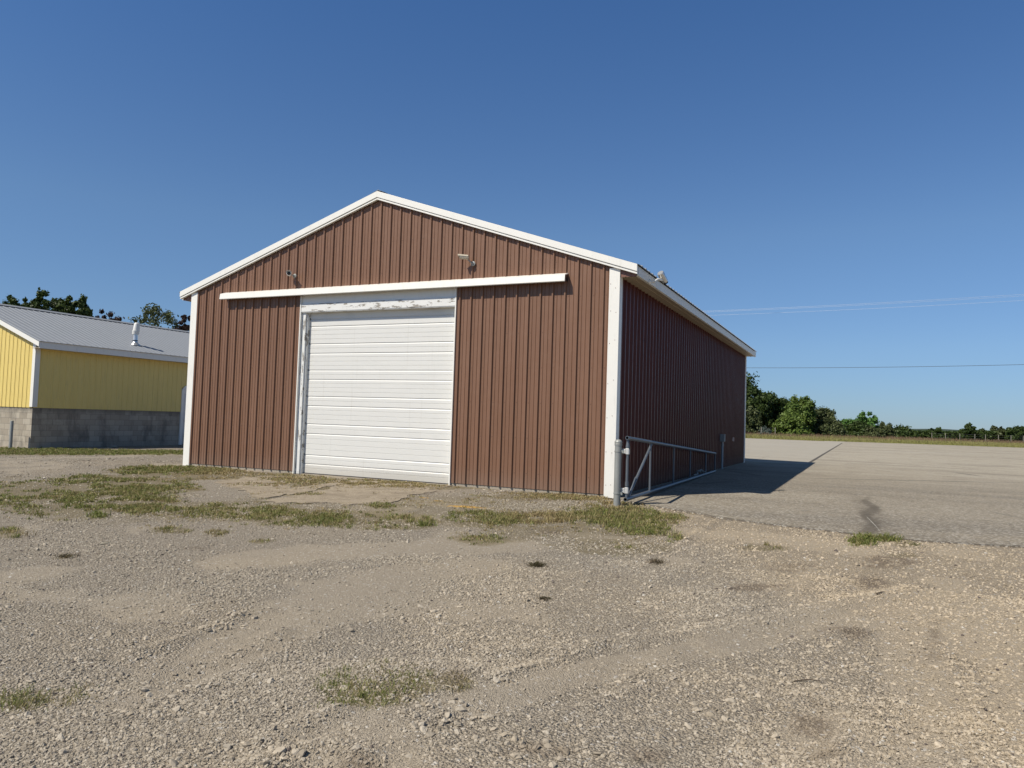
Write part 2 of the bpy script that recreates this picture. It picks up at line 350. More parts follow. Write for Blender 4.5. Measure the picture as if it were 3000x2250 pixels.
# soil / stain spots as ground-plane ellipses from picture positions (cx, cy, rx, ry in px)
def spot(cx, cy, rx, ry):
    c = gp(cx, cy)[:2]; a = gp(cx + rx, cy)[:2] - c; b = (gp(cx, cy + ry)[:2] - gp(cx, cy - ry)[:2]) / 2; return c, a, b
def spot_val(x, y, S):
    c, a, b = S; Mx = np.linalg.inv(np.array([[a[0], b[0]], [a[1], b[1]]])); dx = x - c[0]; dy = y - c[1]
    u = Mx[0, 0] * dx + Mx[0, 1] * dy; v = Mx[1, 0] * dx + Mx[1, 1] * dy; return np.sqrt(u * u + v * v)
GRASS = [  # cx, cy, rx, ry, blades per m2, blade height, dryness, patchiness threshold
    (1150, 1424, 330, 15, 420, .028, 1.0, .33), (700, 1392, 220, 11, 420, .028, 1.0, .33), (1620, 1452, 200, 13, 420, .03, 1.0, .33), (1150, 1490, 880, 48, 150, .03, .9, .40), (1650, 1560, 300, 30, 200, .03, .95, .40),
    (250, 1325, 520, 9, 650, .07, .15, .0), (480, 1378, 150, 13, 900, .06, .35, .3), (620, 1378, 90, 12, 700, .05, .8, .3),
    (100, 1445, 260, 45, 420, .05, .35, .42), (200, 1480, 200, 36, 420, .06, .3, .42), (290, 1410, 130, 18, 600, .06, .3, .36), (420, 1425, 160, 40, 400, .05, .4, .40),
    (30, 1560, 60, 20, 500, .06, .3, .45), (420, 1440, 90, 24, 1000, .06, .35, .36), (360, 1485, 70, 16, 800, .06, .3, .36), (430, 1470, 110, 34, 700, .06, .45, .38),
    (640, 1490, 270, 24, 900, .05, .42, .38), (880, 1515, 220, 24, 900, .05, .4, .38), (1090, 1522, 220, 26, 800, .05, .38, .40),
    (290, 1512, 26, 9, 800, .08, .1, .2), (540, 1432, 60, 9, 500, .04, .8, .4), (1000, 1412, 300, 9, 500, .05, .85, .33), (840, 1400, 110, 10, 500, .05, .9, .3),
    (1210, 1420, 200, 9, 800, .05, .9, .32), (1120, 1482, 50, 8, 700, .06, .25, .3), (1000, 1447, 110, 5, 700, .05, .6, .4), (860, 1448, 130, 5, 700, .05, .6, .35),
    (1420, 1522, 130, 26, 900, .06, .4, .33), (1580, 1518, 110, 17, 1100, .07, .95, .25), (1740, 1512, 110, 26, 800, .07, .5, .3),
    (1850, 1520, 120, 34, 850, .07, .38, .3), (1900, 1558, 80, 14, 900, .07, .2, .34), (1960, 1512, 50, 16, 900, .05, .35, .35),
    (1690, 1455, 130, 12, 900, .06, .95, .3), (1800, 1482, 90, 12, 800, .06, .9, .3), (1780, 1600, 190, 26, 350, .04, .6, .5), (1400, 1580, 90, 16, 500, .05, .4, .45),
    (1250, 1535, 22, 12, 1200, .08, .15, .1), (1990, 1574, 20, 10, 900, .08, .3, .1),
    (1100, 1995, 160, 60, 1700, .045, .12, .36), (1010, 2045, 60, 18, 1500, .04, .2, .36), (1225, 1960, 45, 22, 1500, .045, .15, .3), (1340, 1995, 50, 40, 500, .04, .8, .5),
    (60, 2052, 75, 28, 1300, .06, .2, .38), (230, 2032, 70, 20, 500, .05, .4, .5), (150, 2050, 60, 25, 700, .05, .5, .45),
    (2534, 1584, 42, 17, 2200, .07, .12, .2), (2612, 1579, 36, 9, 1800, .10, .1, .2), (2660, 1592, 40, 10, 700, .04, .4, .4), (2650, 1626, 55, 10, 300, .04, .4, .5),
    (2240, 1605, 90, 10, 300, .05, .8, .45), (180, 1635, 20, 6, 500, .04, .8, .3), (640, 1560, 40, 10, 600, .05, .6, .4), (760, 1585, 30, 6, 600, .05, .5, .3), (500, 1552, 60, 10, 500, .05, .6, .45),
]
GSP = [(spot(*g[:4]),) + g[4:] for g in GRASS]
SOIL = [spot(*q) for q in [(1610, 1557, 70, 15), (1573, 1659, 20, 9), (1920, 1648, 25, 8), (1592, 1757, 14, 5), (2555, 1700, 60, 30), (2480, 1850, 80, 30), (2380, 2110, 70, 90), (2400, 2215, 90, 40), (2740, 1870, 40, 60), (2200, 1720, 120, 14), (1900, 2220, 110, 40), (1200, 1405, 300, 7), (620, 1384, 140, 6), (1650, 1462, 160, 8),
                           (580, 1605, 45, 8), (1340, 1985, 40, 40), (1180, 1440, 140, 12), (1600, 2200, 150, 30), (1060, 2240, 120, 40), (2600, 1650, 120, 22), (2300, 1665, 90, 14), (2250, 1260, 1, 1)]]
def soil_f(x, y):
    s = np.zeros_like(x); n = fbm(x, y, 3.0, 21); n2 = fbm(x, y, 9.0, 23)
    for S in SOIL: s = np.maximum(s, (1 - sst(.2, 1.5, spot_val(x, y, S) + 1.5 * (n - .5))) * sst(.30, .62, n2 + .15))
    d = lot_edge(x) - y; s = .8 * s; s = np.maximum(s, np.where((x > 9.9) & (d > -.05), (1 - sst(.02, .10, d)) * (.3 + 1.1 * fbm(x, y, 5, 77)), 0)); return np.clip(s, 0, 1)
def grass_f(x, y):
    s = np.zeros_like(x); n = fbm(x, y, 2.5, 33)
    for g in GSP: s = np.maximum(s, (1 - sst(.6, 1.35, spot_val(x, y, g[0]) + .9 * (n - .5))) * (.35 + .65 * min(1, g[1] / 900)))
    return s

# ------------------------------------------------------------------ ground sheet
def tail(a, n, r): return a * np.cumsum(r ** np.arange(n))
xs = np.concatenate([(-17 - tail(.14, 52, 1.16))[::-1], np.arange(-17, 8, .13), np.arange(8, 17, .045), np.arange(17, 24, .13), 24 + tail(.14, 52, 1.16)])
ys = np.concatenate([(-13.5 - tail(.14, 44, 1.16))[::-1], np.arange(-13.5, -10.5, .13), np.arange(-10.5, -1.2, .045), np.arange(-1.2, 9, .13), 9 + tail(.13, 54, 1.155)])
X, Y = np.meshgrid(xs, ys); Z = gfull(X, Y)
Z = np.where(Y > 200, 0, Z)
nx, ny = len(xs), len(ys); idx = np.arange(nx * ny).reshape(ny, nx)
F = np.stack([idx[:-1, :-1], idx[:-1, 1:], idx[1:, 1:], idx[1:, :-1]], -1).reshape(-1, 4)
far_green = sst(68, 74, Y - .35 * np.clip(X, 0, 60) * .0) if False else (Y > 73 + .32 * (X - 1.8) * (X > 1.8) * (X < 40)).astype(float)

def gravel_material():
    t = NT('gravel_ground'); p = t.geo(); tan = t.attr('tan'); soil = t.attr('soil'); gr = t.attr('grassy'); fg = t.attr('field'); fa = t.attr('fine')
    warp = t.n('ShaderNodeVectorMath', operation='ADD'); t.set(warp.inputs[0], p)
    nz = t.n('ShaderNodeTexNoise'); nz.inputs['Scale'].default_value = 30; t.set(nz.inputs['Vector'], p); t.set(warp.inputs[1], t.scaled(nz.outputs[1], (.012, .012, .0)))
    wv = warp.outputs[0]
    v1 = t.vor(wv, 62); v2 = t.vor(wv, 130); ve = t.vor(wv, 62, 'DISTANCE_TO_EDGE')
    big = t.noise(p, .55, 4, .6); mid = t.noise(p, 3.1, 4, .65); fine = t.noise(p, 260, 2)
    cellr = t.sep(v1.outputs['Color'])[0]; cell2 = t.sep(v2.outputs['Color'])[1]
    grey = t.mix(cellr, (.27, .232, .178), (.49, .435, .35)); tanc = t.mix(cellr, (.355, .288, .198), (.56, .468, .345))
    c = t.mix(tan, grey, tanc)
    fines = t.mix(tan, (.40, .343, .262), (.455, .378, .272)); fm = t.ramp(t.math('ADD', fa, t.math('MULTIPLY', t.math('SUBTRACT', mid, .5), .9)), .25, .8)
    c = t.mix(t.math('MULTIPLY', fm, .55), c, fines)
    c = t.mix(t.math('MULTIPLY', cell2, .25), c, (.16, .14, .115))
    hi = t.ramp(cellr, .96, .97); c = t.mix(t.math('MULTIPLY', hi, .5), c, (.62, .60, .56))
    gap = t.ramp(ve.outputs['Distance'], .12, .0); c = t.mix(t.math('MULTIPLY', t.math('MULTIPLY', gap, .6), t.math('SUBTRACT', 1., t.math('MULTIPLY', fm, .6))), c, (.10, .085, .07))
    c = t.mix(t.math('MULTIPLY', t.ramp(big, .42, .62), .18), c, (.26, .225, .18))
    c = t.mix(t.math('MULTIPLY', t.ramp(t.math('ADD', soil, t.math('MULTIPLY', t.math('SUBTRACT', t.noise(p, 26, 4, .75), .5), .9)), .25, .9), .62), c, t.mix(cellr, (.085, .062, .042), (.20, .15, .105)))
    c = t.mix(t.math('MULTIPLY', t.ramp(t.math('ADD', t.math('MULTIPLY', gr, .7), t.math('MULTIPLY', t.noise(p, 22, 4, .7), .6)), .42, .78), .7), c, t.mix(mid, (.14, .115, .06), (.25, .205, .115)))
    # orange marking paint sprayed on the gravel
    nn = t.noise(p, 14, 4, .7)
    for px, py, rx, ry in ((1376, 1486, .30, .10), (1284, 1467, .07, .05), (1246, 1458, .08, .04)):
        q = gp(px, py); c = t.mix(t.math('MULTIPLY', t.ell(p, float(q[0]), float(q[1]), rx, ry, .1, .15, nn, 1.2), .8), c, (.62, .36, .07))
    c = t.mix(fg, c, t.mix(t.noise(p, 1.2, 5), (.13, .13, .035), (.24, .21, .07)))
    t.base(c, .92, 0, .2)
    rnd = t.math('MULTIPLY', t.math('SUBTRACT', 1., v1.outputs['Distance']), 1.0)
    h = t.math('ADD', t.math('MULTIPLY', rnd, t.math('SUBTRACT', 1.1, t.math('MULTIPLY', fm, .7))), t.math('ADD', t.math('MULTIPLY', t.math('SUBTRACT', 1., v2.outputs['Distance']), .45), t.math('MULTIPLY', fine, .2)))
    t.bump(h, 1.0, .014); return t.m
M['gravel'] = gravel_material()
me = fastmesh('ground', np.stack([X, Y, Z], -1).reshape(-1, 3), F, M['gravel'],
              {'tan': tan_f(X, Y).ravel(), 'soil': soil_f(X, Y).ravel(), 'grassy': grass_f(X, Y).ravel(), 'field': far_green.ravel(), 'fine': fine_f(X, Y).ravel()})
me.shade_smooth() if hasattr(me, 'shade_smooth') else None
ground = bpy.data.objects.new('ground', me); col.objects.link(ground); tag(ground, 'pale grey and tan gravel yard with tyre ruts', 'ground', kind='structure')

# ------------------------------------------------------------------ the paved lot
LOTY = lambda x: np.where(x > 1.8, 73 + .32 * (x - 1.8), 73.0)
def lot_mesh():
    u = np.concatenate([np.arange(0, .03, .003), np.arange(.03, .3, .02), .3 + tail(.03, 80, 1.072)]); u = u[u < 100]
    V = []; rows = []
    xs_ = np.concatenate([np.arange(9.78, 17, .06), 17 + tail(.1, 40, 1.14)])
    for i, x in enumerate(xs_):
        y0 = float(lot_edge(np.array([x]))[0]); y1 = float(LOTY(x)); t = u / u[-1]; yy = y0 + (y1 - y0) * t
        xx = np.full_like(yy, x); zz = gz(xx, yy) + .010 * (vn(xx, yy, .6, 4) - .5) * sst(0, 4, yy - y0) + .012
        zz[0] = zz[0] - .035
        V.append(np.stack([xx, yy, zz], -1))
    V = np.array(V); n, m = V.shape[:2]; id_ = np.arange(n * m).reshape(n, m)
    F_ = np.stack([id_[:-1, :-1], id_[1:, :-1], id_[1:, 1:], id_[:-1, 1:]], -1).reshape(-1, 4)
    V2 = V.reshape(-1, 3)
    # part of the lot behind the barn
    xb = np.linspace(-60, 9.78, 60); yb = np.array([15.4, 17, 20, 25, 32, 40, 50, 62, 73]); XB, YB = np.meshgrid(xb, yb, indexing='ij')
    ZB = gz(XB, YB) + .012; VB = np.stack([XB, YB, ZB], -1).reshape(-1, 3); ib = np.arange(len(VB)).reshape(60, 9) + len(V2)
    FB = np.stack([ib[:-1, :-1], ib[1:, :-1], ib[1:, 1:], ib[:-1, 1:]], -1).reshape(-1, 4)
    return np.vstack([V2, VB]), np.vstack([F_, FB])
def lot_material():
    t = NT('lot_pavement'); p = t.geo(); x, y, z = t.sep(p); 
    n1 = t.noise(t.scaled(p, (.10, .55, 1)), 1.0, 6, .62); n2 = t.noise(t.scaled(p, (.25, 2.2, 1)), 1.3, 5, .6); n3 = t.noise(p, 1.1, 5, .6)
    ag = t.vor(p, 40); ar = t.sep(ag.outputs['Color'])[0]
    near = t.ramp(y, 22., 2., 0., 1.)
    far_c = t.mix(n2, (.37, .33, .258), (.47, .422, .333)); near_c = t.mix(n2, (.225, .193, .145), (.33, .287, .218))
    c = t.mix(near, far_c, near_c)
    c = t.mix(t.math('MULTIPLY', t.ramp(n1, .48, .66), .55), c, (.17, .15, .12)); c = t.mix(t.math('MULTIPLY', t.ramp(n1, .46, .32), .35), c, (.46, .42, .345))
    n4 = t.noise(t.scaled(p, (.5, 7, 1)), 1.1, 4, .7); c = t.mix(t.math('MULTIPLY', t.ramp(n4, .56, .66), .4), c, (.15, .135, .11)); edge = t.attr('edge')
    c = t.mix(t.math('MULTIPLY', t.ramp(t.math('ADD', edge, t.math('MULTIPLY', t.noise(p, 14, 4, .7), .8)), .85, 1.2), .8), c, (.085, .072, .055))
    c = t.mix(t.math('MULTIPLY', t.ramp(n3, .5, .7), .4), c, (.21, .175, .125))
    c = t.mix(t.math('MULTIPLY', t.math('MULTIPLY', t.ramp(ar, .55, 1.), .6), t.ramp(y, 16., 0.)), c, (.50, .47, .41)); c = t.mix(t.math('MULTIPLY', t.ramp(ar, .35, .0), .55), c, (.10, .09, .08))
    # concrete slab left of the joint
    slab = t.math('MULTIPLY', t.ramp(x, 11.73, 11.69), t.ramp(y, 15.9, 16.1)); c = t.mix(t.math('MULTIPLY', slab, .6), c, (.40, .375, .32))
    jx = t.ramp(t.math('ABSOLUTE', t.math('SUBTRACT', x, 11.69)), .075, .045); jy = t.math('MULTIPLY', t.ramp(y, 17.5, 18.), t.ramp(y, 66., 65.))
    c = t.mix(t.math('MULTIPLY', t.math('MULTIPLY', jx, jy), .85), c, (.05, .045, .04))
    nn = t.noise(p, 5, 5, .7); nl = t.noise(t.scaled(p, (.6, 4, 1)), 2, 5, .7)
    # tar repair running in from the edge, with a pale crack in it
    a = gp(2551, 1566); b = gp(2546, 1459); mx, my = float((a[0] + b[0]) / 2), float((a[1] + b[1]) / 2); ln = float(np.hypot(*(b - a)[:2])); rot = math.atan2(float(b[1] - a[1]), float(b[0] - a[0]))
    for k, (f_, dx_, w_, l_, am_) in enumerate(((.08, .0, .10, .16, .7), (.30, -.03, .075, .17, .7), (.52, .03, .10, .16, .65), (.72, .0, .08, .15, .55), (.92, -.04, .06, .12, .4), (.5, .0, .16, .55, .25))):
        e = t.ell(p, float(a[0] + (b[0] - a[0]) * f_) + dx_, float(a[1] + (b[1] - a[1]) * f_), ln * l_, w_, rot + (.09 if k % 2 else -.07), .5, nn, .9); c = t.mix(t.math('MULTIPLY', e, am_), c, (.10, .085, .065))
    nq = t.noise(t.scaled(p, (1, 1, 1)), 9, 4, .7)
    e = t.ell(p, mx + .02, my - ln * .3, ln * .13, .006, rot + .1, .3, nq, 1.5); c = t.mix(t.math('MULTIPLY', e, .7), c, (.5, .48, .42))
    # skid marks and oil streaks
    for (p0, p1, wd, am) in (((2500, 1358), (3000, 1384), .11, .55), ((2330, 1402), (3000, 1416), .07, .75), ((2800, 1386), (2870, 1396), .12, .6), ((2255, 1437), (2296, 1440), .05, .9),
                             ((2346, 1498), (2370, 1499), .04, .5), ((2340, 1476), (2400, 1478), .03, .5), ((2830, 1432), (2862, 1437), .05, .5), ((2480, 1340), (2800, 1352), .08, .3),
                             ((2900, 1500), (2990, 1520), .06, .35), ((2860, 1365), (2990, 1369), .1, .5), ((2130, 1380), (2230, 1396), .15, .35), ((2020, 1420), (2150, 1412), .12, .35)):
        a = gp(*p0); b = gp(*p1); ln = float(np.hypot(*(b - a)[:2])); e = t.ell(p, float(a[0] + b[0]) / 2, float(a[1] + b[1]) / 2, ln / 2, wd, math.atan2(float(b[1] - a[1]), float(b[0] - a[0])), .45, nl, .8)
        c = t.mix(t.math('MULTIPLY', e, am), c, (.085, .078, .068))
    for (p0, p1, wd, am) in (((2560, 1322), (2880, 1331), .25, .4), ((2200, 1300), (2330, 1306), .5, .25)):
        a = gp(*p0); b = gp(*p1); ln = float(np.hypot(*(b - a)[:2])); e = t.ell(p, float(a[0] + b[0]) / 2, float(a[1] + b[1]) / 2, ln / 2, wd, math.atan2(float(b[1] - a[1]), float(b[0] - a[0])), .45, nl, .8)
        c = t.mix(t.math('MULTIPLY', e, am), c, (.58, .56, .52))
    t.base(c, .88, 0, .25); t.bump(t.math('ADD', t.math('SUBTRACT', 1., ag.outputs['Distance']), t.noise(p, 200, 2)), .6, .006); return t.m
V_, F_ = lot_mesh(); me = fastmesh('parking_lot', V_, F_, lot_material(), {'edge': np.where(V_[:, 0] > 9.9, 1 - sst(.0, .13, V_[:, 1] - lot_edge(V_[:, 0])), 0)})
lot = bpy.data.objects.new('parking_lot', me); col.objects.link(lot); tag(lot, 'worn pale asphalt lot beside and behind the brown barn', 'parking lot', kind='structure')

# apron slab in front of the overhead door, in two pieces with a grassy crack between
def apron_material():
    t = NT('apron_concrete'); p = t.geo(); n = t.noise(p, 2.2, 5, .65); v = t.vor(p, 70)
    c = t.mix(n, (.18, .15, .11), (.30, .25, .185)); c = t.mix(t.ramp(t.noise(p, 2.6, 5, .75), .40, .54, 0., 1.), c, t.mix(t.sep(v.outputs['Color'])[0], (.23, .19, .14), (.38, .325, .245)))
    t.base(c, .9, 0, .2); t.bump(t.noise(p, 90, 3), .5, .006); return t.m
M['apron'] = apron_material()
def slab(px):
    P = [gp(*q) for q in px]; c = np.mean(P, 0); V = []; n = 0; pts = []
    for a, b in zip(P, P[1:] + P[:1]):
        for k in range(14):
            q = a + (b - a) * k / 14; d = (q - c)[:2]; q = q.copy(); q[:2] += .34 * (fbm(np.array([q[0]]), np.array([q[1]]), 3.5, 8)[0] - .5) * 2 * d / np.linalg.norm(d); pts.append(q)
    b = MB(); top = [(q[0], q[1], float(gz(q[0], q[1])) + .007) for q in pts]; b.prism([(x, y, z - .04) for x, y, z in top], (0, 0, .04)); return b
ap = slab([(640, 1406), (752, 1398), (872, 1396), (1005, 1402), (990, 1421), (870, 1444), (760, 1462), (700, 1440)]).obj('apron_slab', M['apron']); tag(ap, 'worn concrete apron piece left of the grassy crack, below the brown wall', 'concrete slab', kind='structure')
ap = slab([(1010, 1404), (1150, 1412), (1300, 1424), (1250, 1445), (1120, 1478), (930, 1478), (770, 1468), (885, 1449), (1000, 1425)]).obj('apron_slab', M['apron']); tag(ap, 'worn concrete apron piece right of the grassy crack, below the white door', 'concrete slab', kind='structure')

# ------------------------------------------------------------------ loose stones (uncountable)
def stones_material():
    t = NT('crushed_stone'); tan = t.attr('tan', 'INSTANCER'); r = t.attr('rnd', 'INSTANCER'); r2 = t.attr('rnd2', 'INSTANCER'); p = t.geo()
    c = t.mix(tan, t.mix(r, (.295, .255, .197), (.50, .447, .362)), t.mix(r, (.375, .31, .215), (.60, .505, .375)))
    c = t.mix(t.ramp(r2, .988, .992), c, (.58, .55, .49)); c = t.mix(t.ramp(r2, .02, .015), c, (.12, .10, .09))
    c = t.mix(t.math('MULTIPLY', t.attr('soil', 'INSTANCER'), .6), c, (.17, .13, .09))
    c = t.mix(t.math('MULTIPLY', t.attr('orange', 'INSTANCER'), .85), c, (.62, .36, .07))
    c = t.mix(t.math('MULTIPLY', t.noise(p, 120, 3), .25), c, (.2, .17, .14)); t.base(c, .9, 0, .2); return t.m
M['stone'] = stones_material()
def stones():
    P = []; S = []
    def add(n, rmin, rmax, s0, s1, pw=2.2):
        hx = math.atan2(1500, FPX) + .06; base = math.atan2(FWD[1], FWD[0])
        a = base + rng.uniform(-hx - .03, hx, n); r = np.sqrt(rng.uniform(rmin ** 2, rmax ** 2, n))
        x = CAM[0] + r * np.cos(a); y = CAM[1] + r * np.sin(a)
        keep = ~in_lot(x, y) & ~((x > -.05) & (x < 9.85) & (y > -.1)); x, y = x[keep], y[keep]
        dens = (.22 + .95 * sst(.40, .66, fbm(x, y, 1.1, 14))) * (1 - .85 * fine_f(x, y)) + .25 * sst(-1, 1.2, (x - 12.6) + .5 * (y + 6))
        dens += 18 * np.clip(ridge_h(x, y), 0, .04)
        k = rng.random(len(x)) < dens; x, y = x[k], y[k]
        P.append(np.stack([x, y], -1)); S.append(s0 + (s1 - s0) * rng.random(len(x)) ** pw)
    add(130000, 1.6, 4.6, .0026, .0098, 2.6); add(90000, 4.4, 7.5, .0036, .0110, 2.6); add(60000, 7.3, 12.5, .0055, .013, 2.6); add(1300, 1.8, 9, .011, .022, 2.5); add(22000, 12, 24, .010, .020, 2.5)
    for px, py, sp, nn_ in ((1310, 2100, .16, 60), (650, 1838, .10, 35), (700, 1800, .06, 16), (1600, 2210, .2, 40), (560, 2020, .2, 30), (470, 2085, .12, 18), (2130, 2040, .3, 40), (830, 2200, .12, 30), (1480, 1992, .05, 10)):
        q = gp(px, py); P.append(np.stack([q[0] + rng.normal(0, sp, nn_), q[1] + rng.normal(0, sp * .6, nn_)], -1)); S.append(rng.uniform(.008, .02, nn_))
    P = np.vstack(P); S = np.concatenate(S); x, y = P[:, 0], P[:, 1]; z = gfull(x, y) + S * .12
    n = len(x); me = bpy.data.meshes.new('gravel_stones'); me.vertices.add(n); me.vertices.foreach_set('co', np.stack([x, y, z], -1).astype(np.float32).ravel())
    def fa(nm, v): a = me.attributes.new(nm, 'FLOAT', 'POINT'); a.data.foreach_set('value', np.asarray(v, np.float32))
    tn = np.clip(tan_f(x, y) + rng.normal(0, .15, n), 0, 1); fa('tan', tn); fa('rnd', rng.random(n)); fa('rnd2', rng.random(n)); fa('soil', soil_f(x, y))
    oc = np.zeros(n)
    for px, py, rx, ry in ((1376, 1486, .30, .10), (1284, 1467, .07, .05)):
        q = gp(px, py); oc = np.maximum(oc, (np.hypot((x - q[0]) / rx, (y - q[1]) / ry) < .4 + .6 * rng.random(n)))
    fa('orange', oc)
    sc = me.attributes.new('scl', 'FLOAT_VECTOR', 'POINT'); sv = np.stack([S * rng.uniform(.8, 1.5, n), S * rng.uniform(.7, 1.1, n), S * rng.uniform(.4, .85, n)], -1); sc.data.foreach_set('vector', sv.astype(np.float32).ravel())
    ro = me.attributes.new('rot', 'FLOAT_VECTOR', 'POINT'); rv = np.stack([rng.normal(0, .3, n), rng.normal(0, .3, n), rng.uniform(0, 6.28, n)], -1); ro.data.foreach_set('vector', rv.astype(np.float32).ravel())
    me.update(); o = bpy.data.objects.new('gravel_stones', me); col.objects.link(o); tag(o, 'loose crushed gravel stones scattered over the yard', 'gravel', kind='stuff')
    g = bpy.data.node_groups.new('scatter_stones', 'GeometryNodeTree'); g.interface.new_socket('Geometry', in_out='INPUT', socket_type='NodeSocketGeometry'); g.interface.new_socket('Geometry', in_out='OUTPUT', socket_type='NodeSocketGeometry')
    N = g.nodes.new; L = g.links.new; gi = N('NodeGroupInput'); go = N('NodeGroupOutput'); g2i = N('GeometryNodeGeometryToInstance')
    for k in range(7):
        ico = N('GeometryNodeMeshIcoSphere'); ico.inputs['Radius'].default_value = 1; ico.inputs['Subdivisions'].default_value = 2
        sp = N('GeometryNodeSetPosition'); ns = N('ShaderNodeTexNoise'); ns.noise_dimensions = '4D'; ns.inputs['W'].default_value = k * 3.7; ns.inputs['Scale'].default_value = .9; ns.inputs['Detail'].default_value = 1.5
        sb = N('ShaderNodeVectorMath'); sb.operation = 'SUBTRACT'; sb.inputs[1].default_value = (.5, .5, .5); L(ns.outputs['Color'], sb.inputs[0])
        ml = N('ShaderNodeVectorMath'); ml.operation = 'MULTIPLY'; ml.inputs[1].default_value = (2.2, 2.2, 2.0); L(sb.outputs[0], ml.inputs[0]); L(ml.outputs[0], sp.inputs['Offset'])
        L(ico.outputs[0], sp.inputs[0]); sf = N('GeometryNodeSetShadeSmooth'); sf.inputs['Shade Smooth'].default_value = False; L(sp.outputs[0], sf.inputs[0])
        sm = N('GeometryNodeSetMaterial'); sm.inputs['Material'].default_value = M['stone']; L(sf.outputs[0], sm.inputs[0]); L(sm.outputs[0], g2i.inputs[0])
    ip = N('GeometryNodeInstanceOnPoints'); L(gi.outputs[0], ip.inputs['Points']); L(g2i.outputs[0], ip.inputs['Instance']); ip.inputs['Pick Instance'].default_value = True
    ri = N('FunctionNodeRandomValue'); ri.data_type = 'INT'; ri.inputs[4].default_value = 0; ri.inputs[5].default_value = 6; L(ri.outputs[2], ip.inputs['Instance Index'])
    for nm, s_ in (('rot', 'Rotation'), ('scl', 'Scale')):
        na = N('GeometryNodeInputNamedAttribute'); na.data_type = 'FLOAT_VECTOR'; na.inputs[0].default_value = nm
        if nm == 'rot':
            try:
                er = N('FunctionNodeEulerToRotation'); L(na.outputs[0], er.inputs[0]); L(er.outputs[0], ip.inputs[s_])
            except Exception: L(na.outputs[0], ip.inputs[s_])
        else: L(na.outputs[0], ip.inputs[s_])
    L(ip.outputs[0], go.inputs[0]); md = o.modifiers.new('scatter', 'NODES'); md.node_group = g; me.materials.append(M['stone'])
stones()

# ------------------------------------------------------------------ grass in the gravel (uncountable)
def grass_material(name, g0, g1, d0, d1):
    t = NT(name); r = t.attr('rnd'); d = t.attr('dry'); c = t.mix(d, t.mix(r, g0, g1), t.mix(r, d0, d1))
    t.base(c, .6, 0, .3); tr = t.n('ShaderNodeBsdfTranslucent'); t.set(tr.inputs[0], c); mx = t.n('ShaderNodeMixShader'); mx.inputs[0].default_value = .25
    t.t.links.new(t.b.outputs[0], mx.inputs[1]); t.t.links.new(tr.outputs[0], mx.inputs[2]); t.t.links.new(mx.outputs[0], t.out.inputs[0]); return t.m
M['grass'] = grass_material('yard_grass', (.095, .13, .026), (.24, .27, .07), (.22, .16, .075), (.50, .40, .21))
def blades(x, y, z, h, wd, lean, rnd, dry, mat, name, seg=2):
    n = len(x); a = rng.uniform(0, 2 * math.pi, n); ca, sa = np.cos(a), np.sin(a); la = rng.uniform(0, 2 * math.pi, n); lx, ly = np.cos(la) * lean * h, np.sin(la) * lean * h
    V = np.zeros((n, 5, 3)); hw = wd / 2
    V[:, 0] = np.stack([x - ca * hw, y - sa * hw, z], -1); V[:, 1] = np.stack([x + ca * hw, y + sa * hw, z], -1)
    V[:, 2] = np.stack([x - ca * hw * .8 + lx * .35, y - sa * hw * .8 + ly * .35, z + h * .6], -1); V[:, 3] = np.stack([x + ca * hw * .8 + lx * .35, y + sa * hw * .8 + ly * .35, z + h * .6], -1)
    V[:, 4] = np.stack([x + lx, y + ly, z + h * np.sqrt(np.clip(1 - .4 * lean ** 2, .2, 1))], -1)
    b = np.arange(n)[:, None] * 5; F = np.concatenate([b + np.array([0, 1, 3]), b + np.array([0, 3, 2]), b + np.array([2, 3, 4])], 0)
    return fastmesh(name, V.reshape(-1, 3), F, mat, {'rnd': np.repeat(rnd, 5), 'dry': np.repeat(dry, 5)})
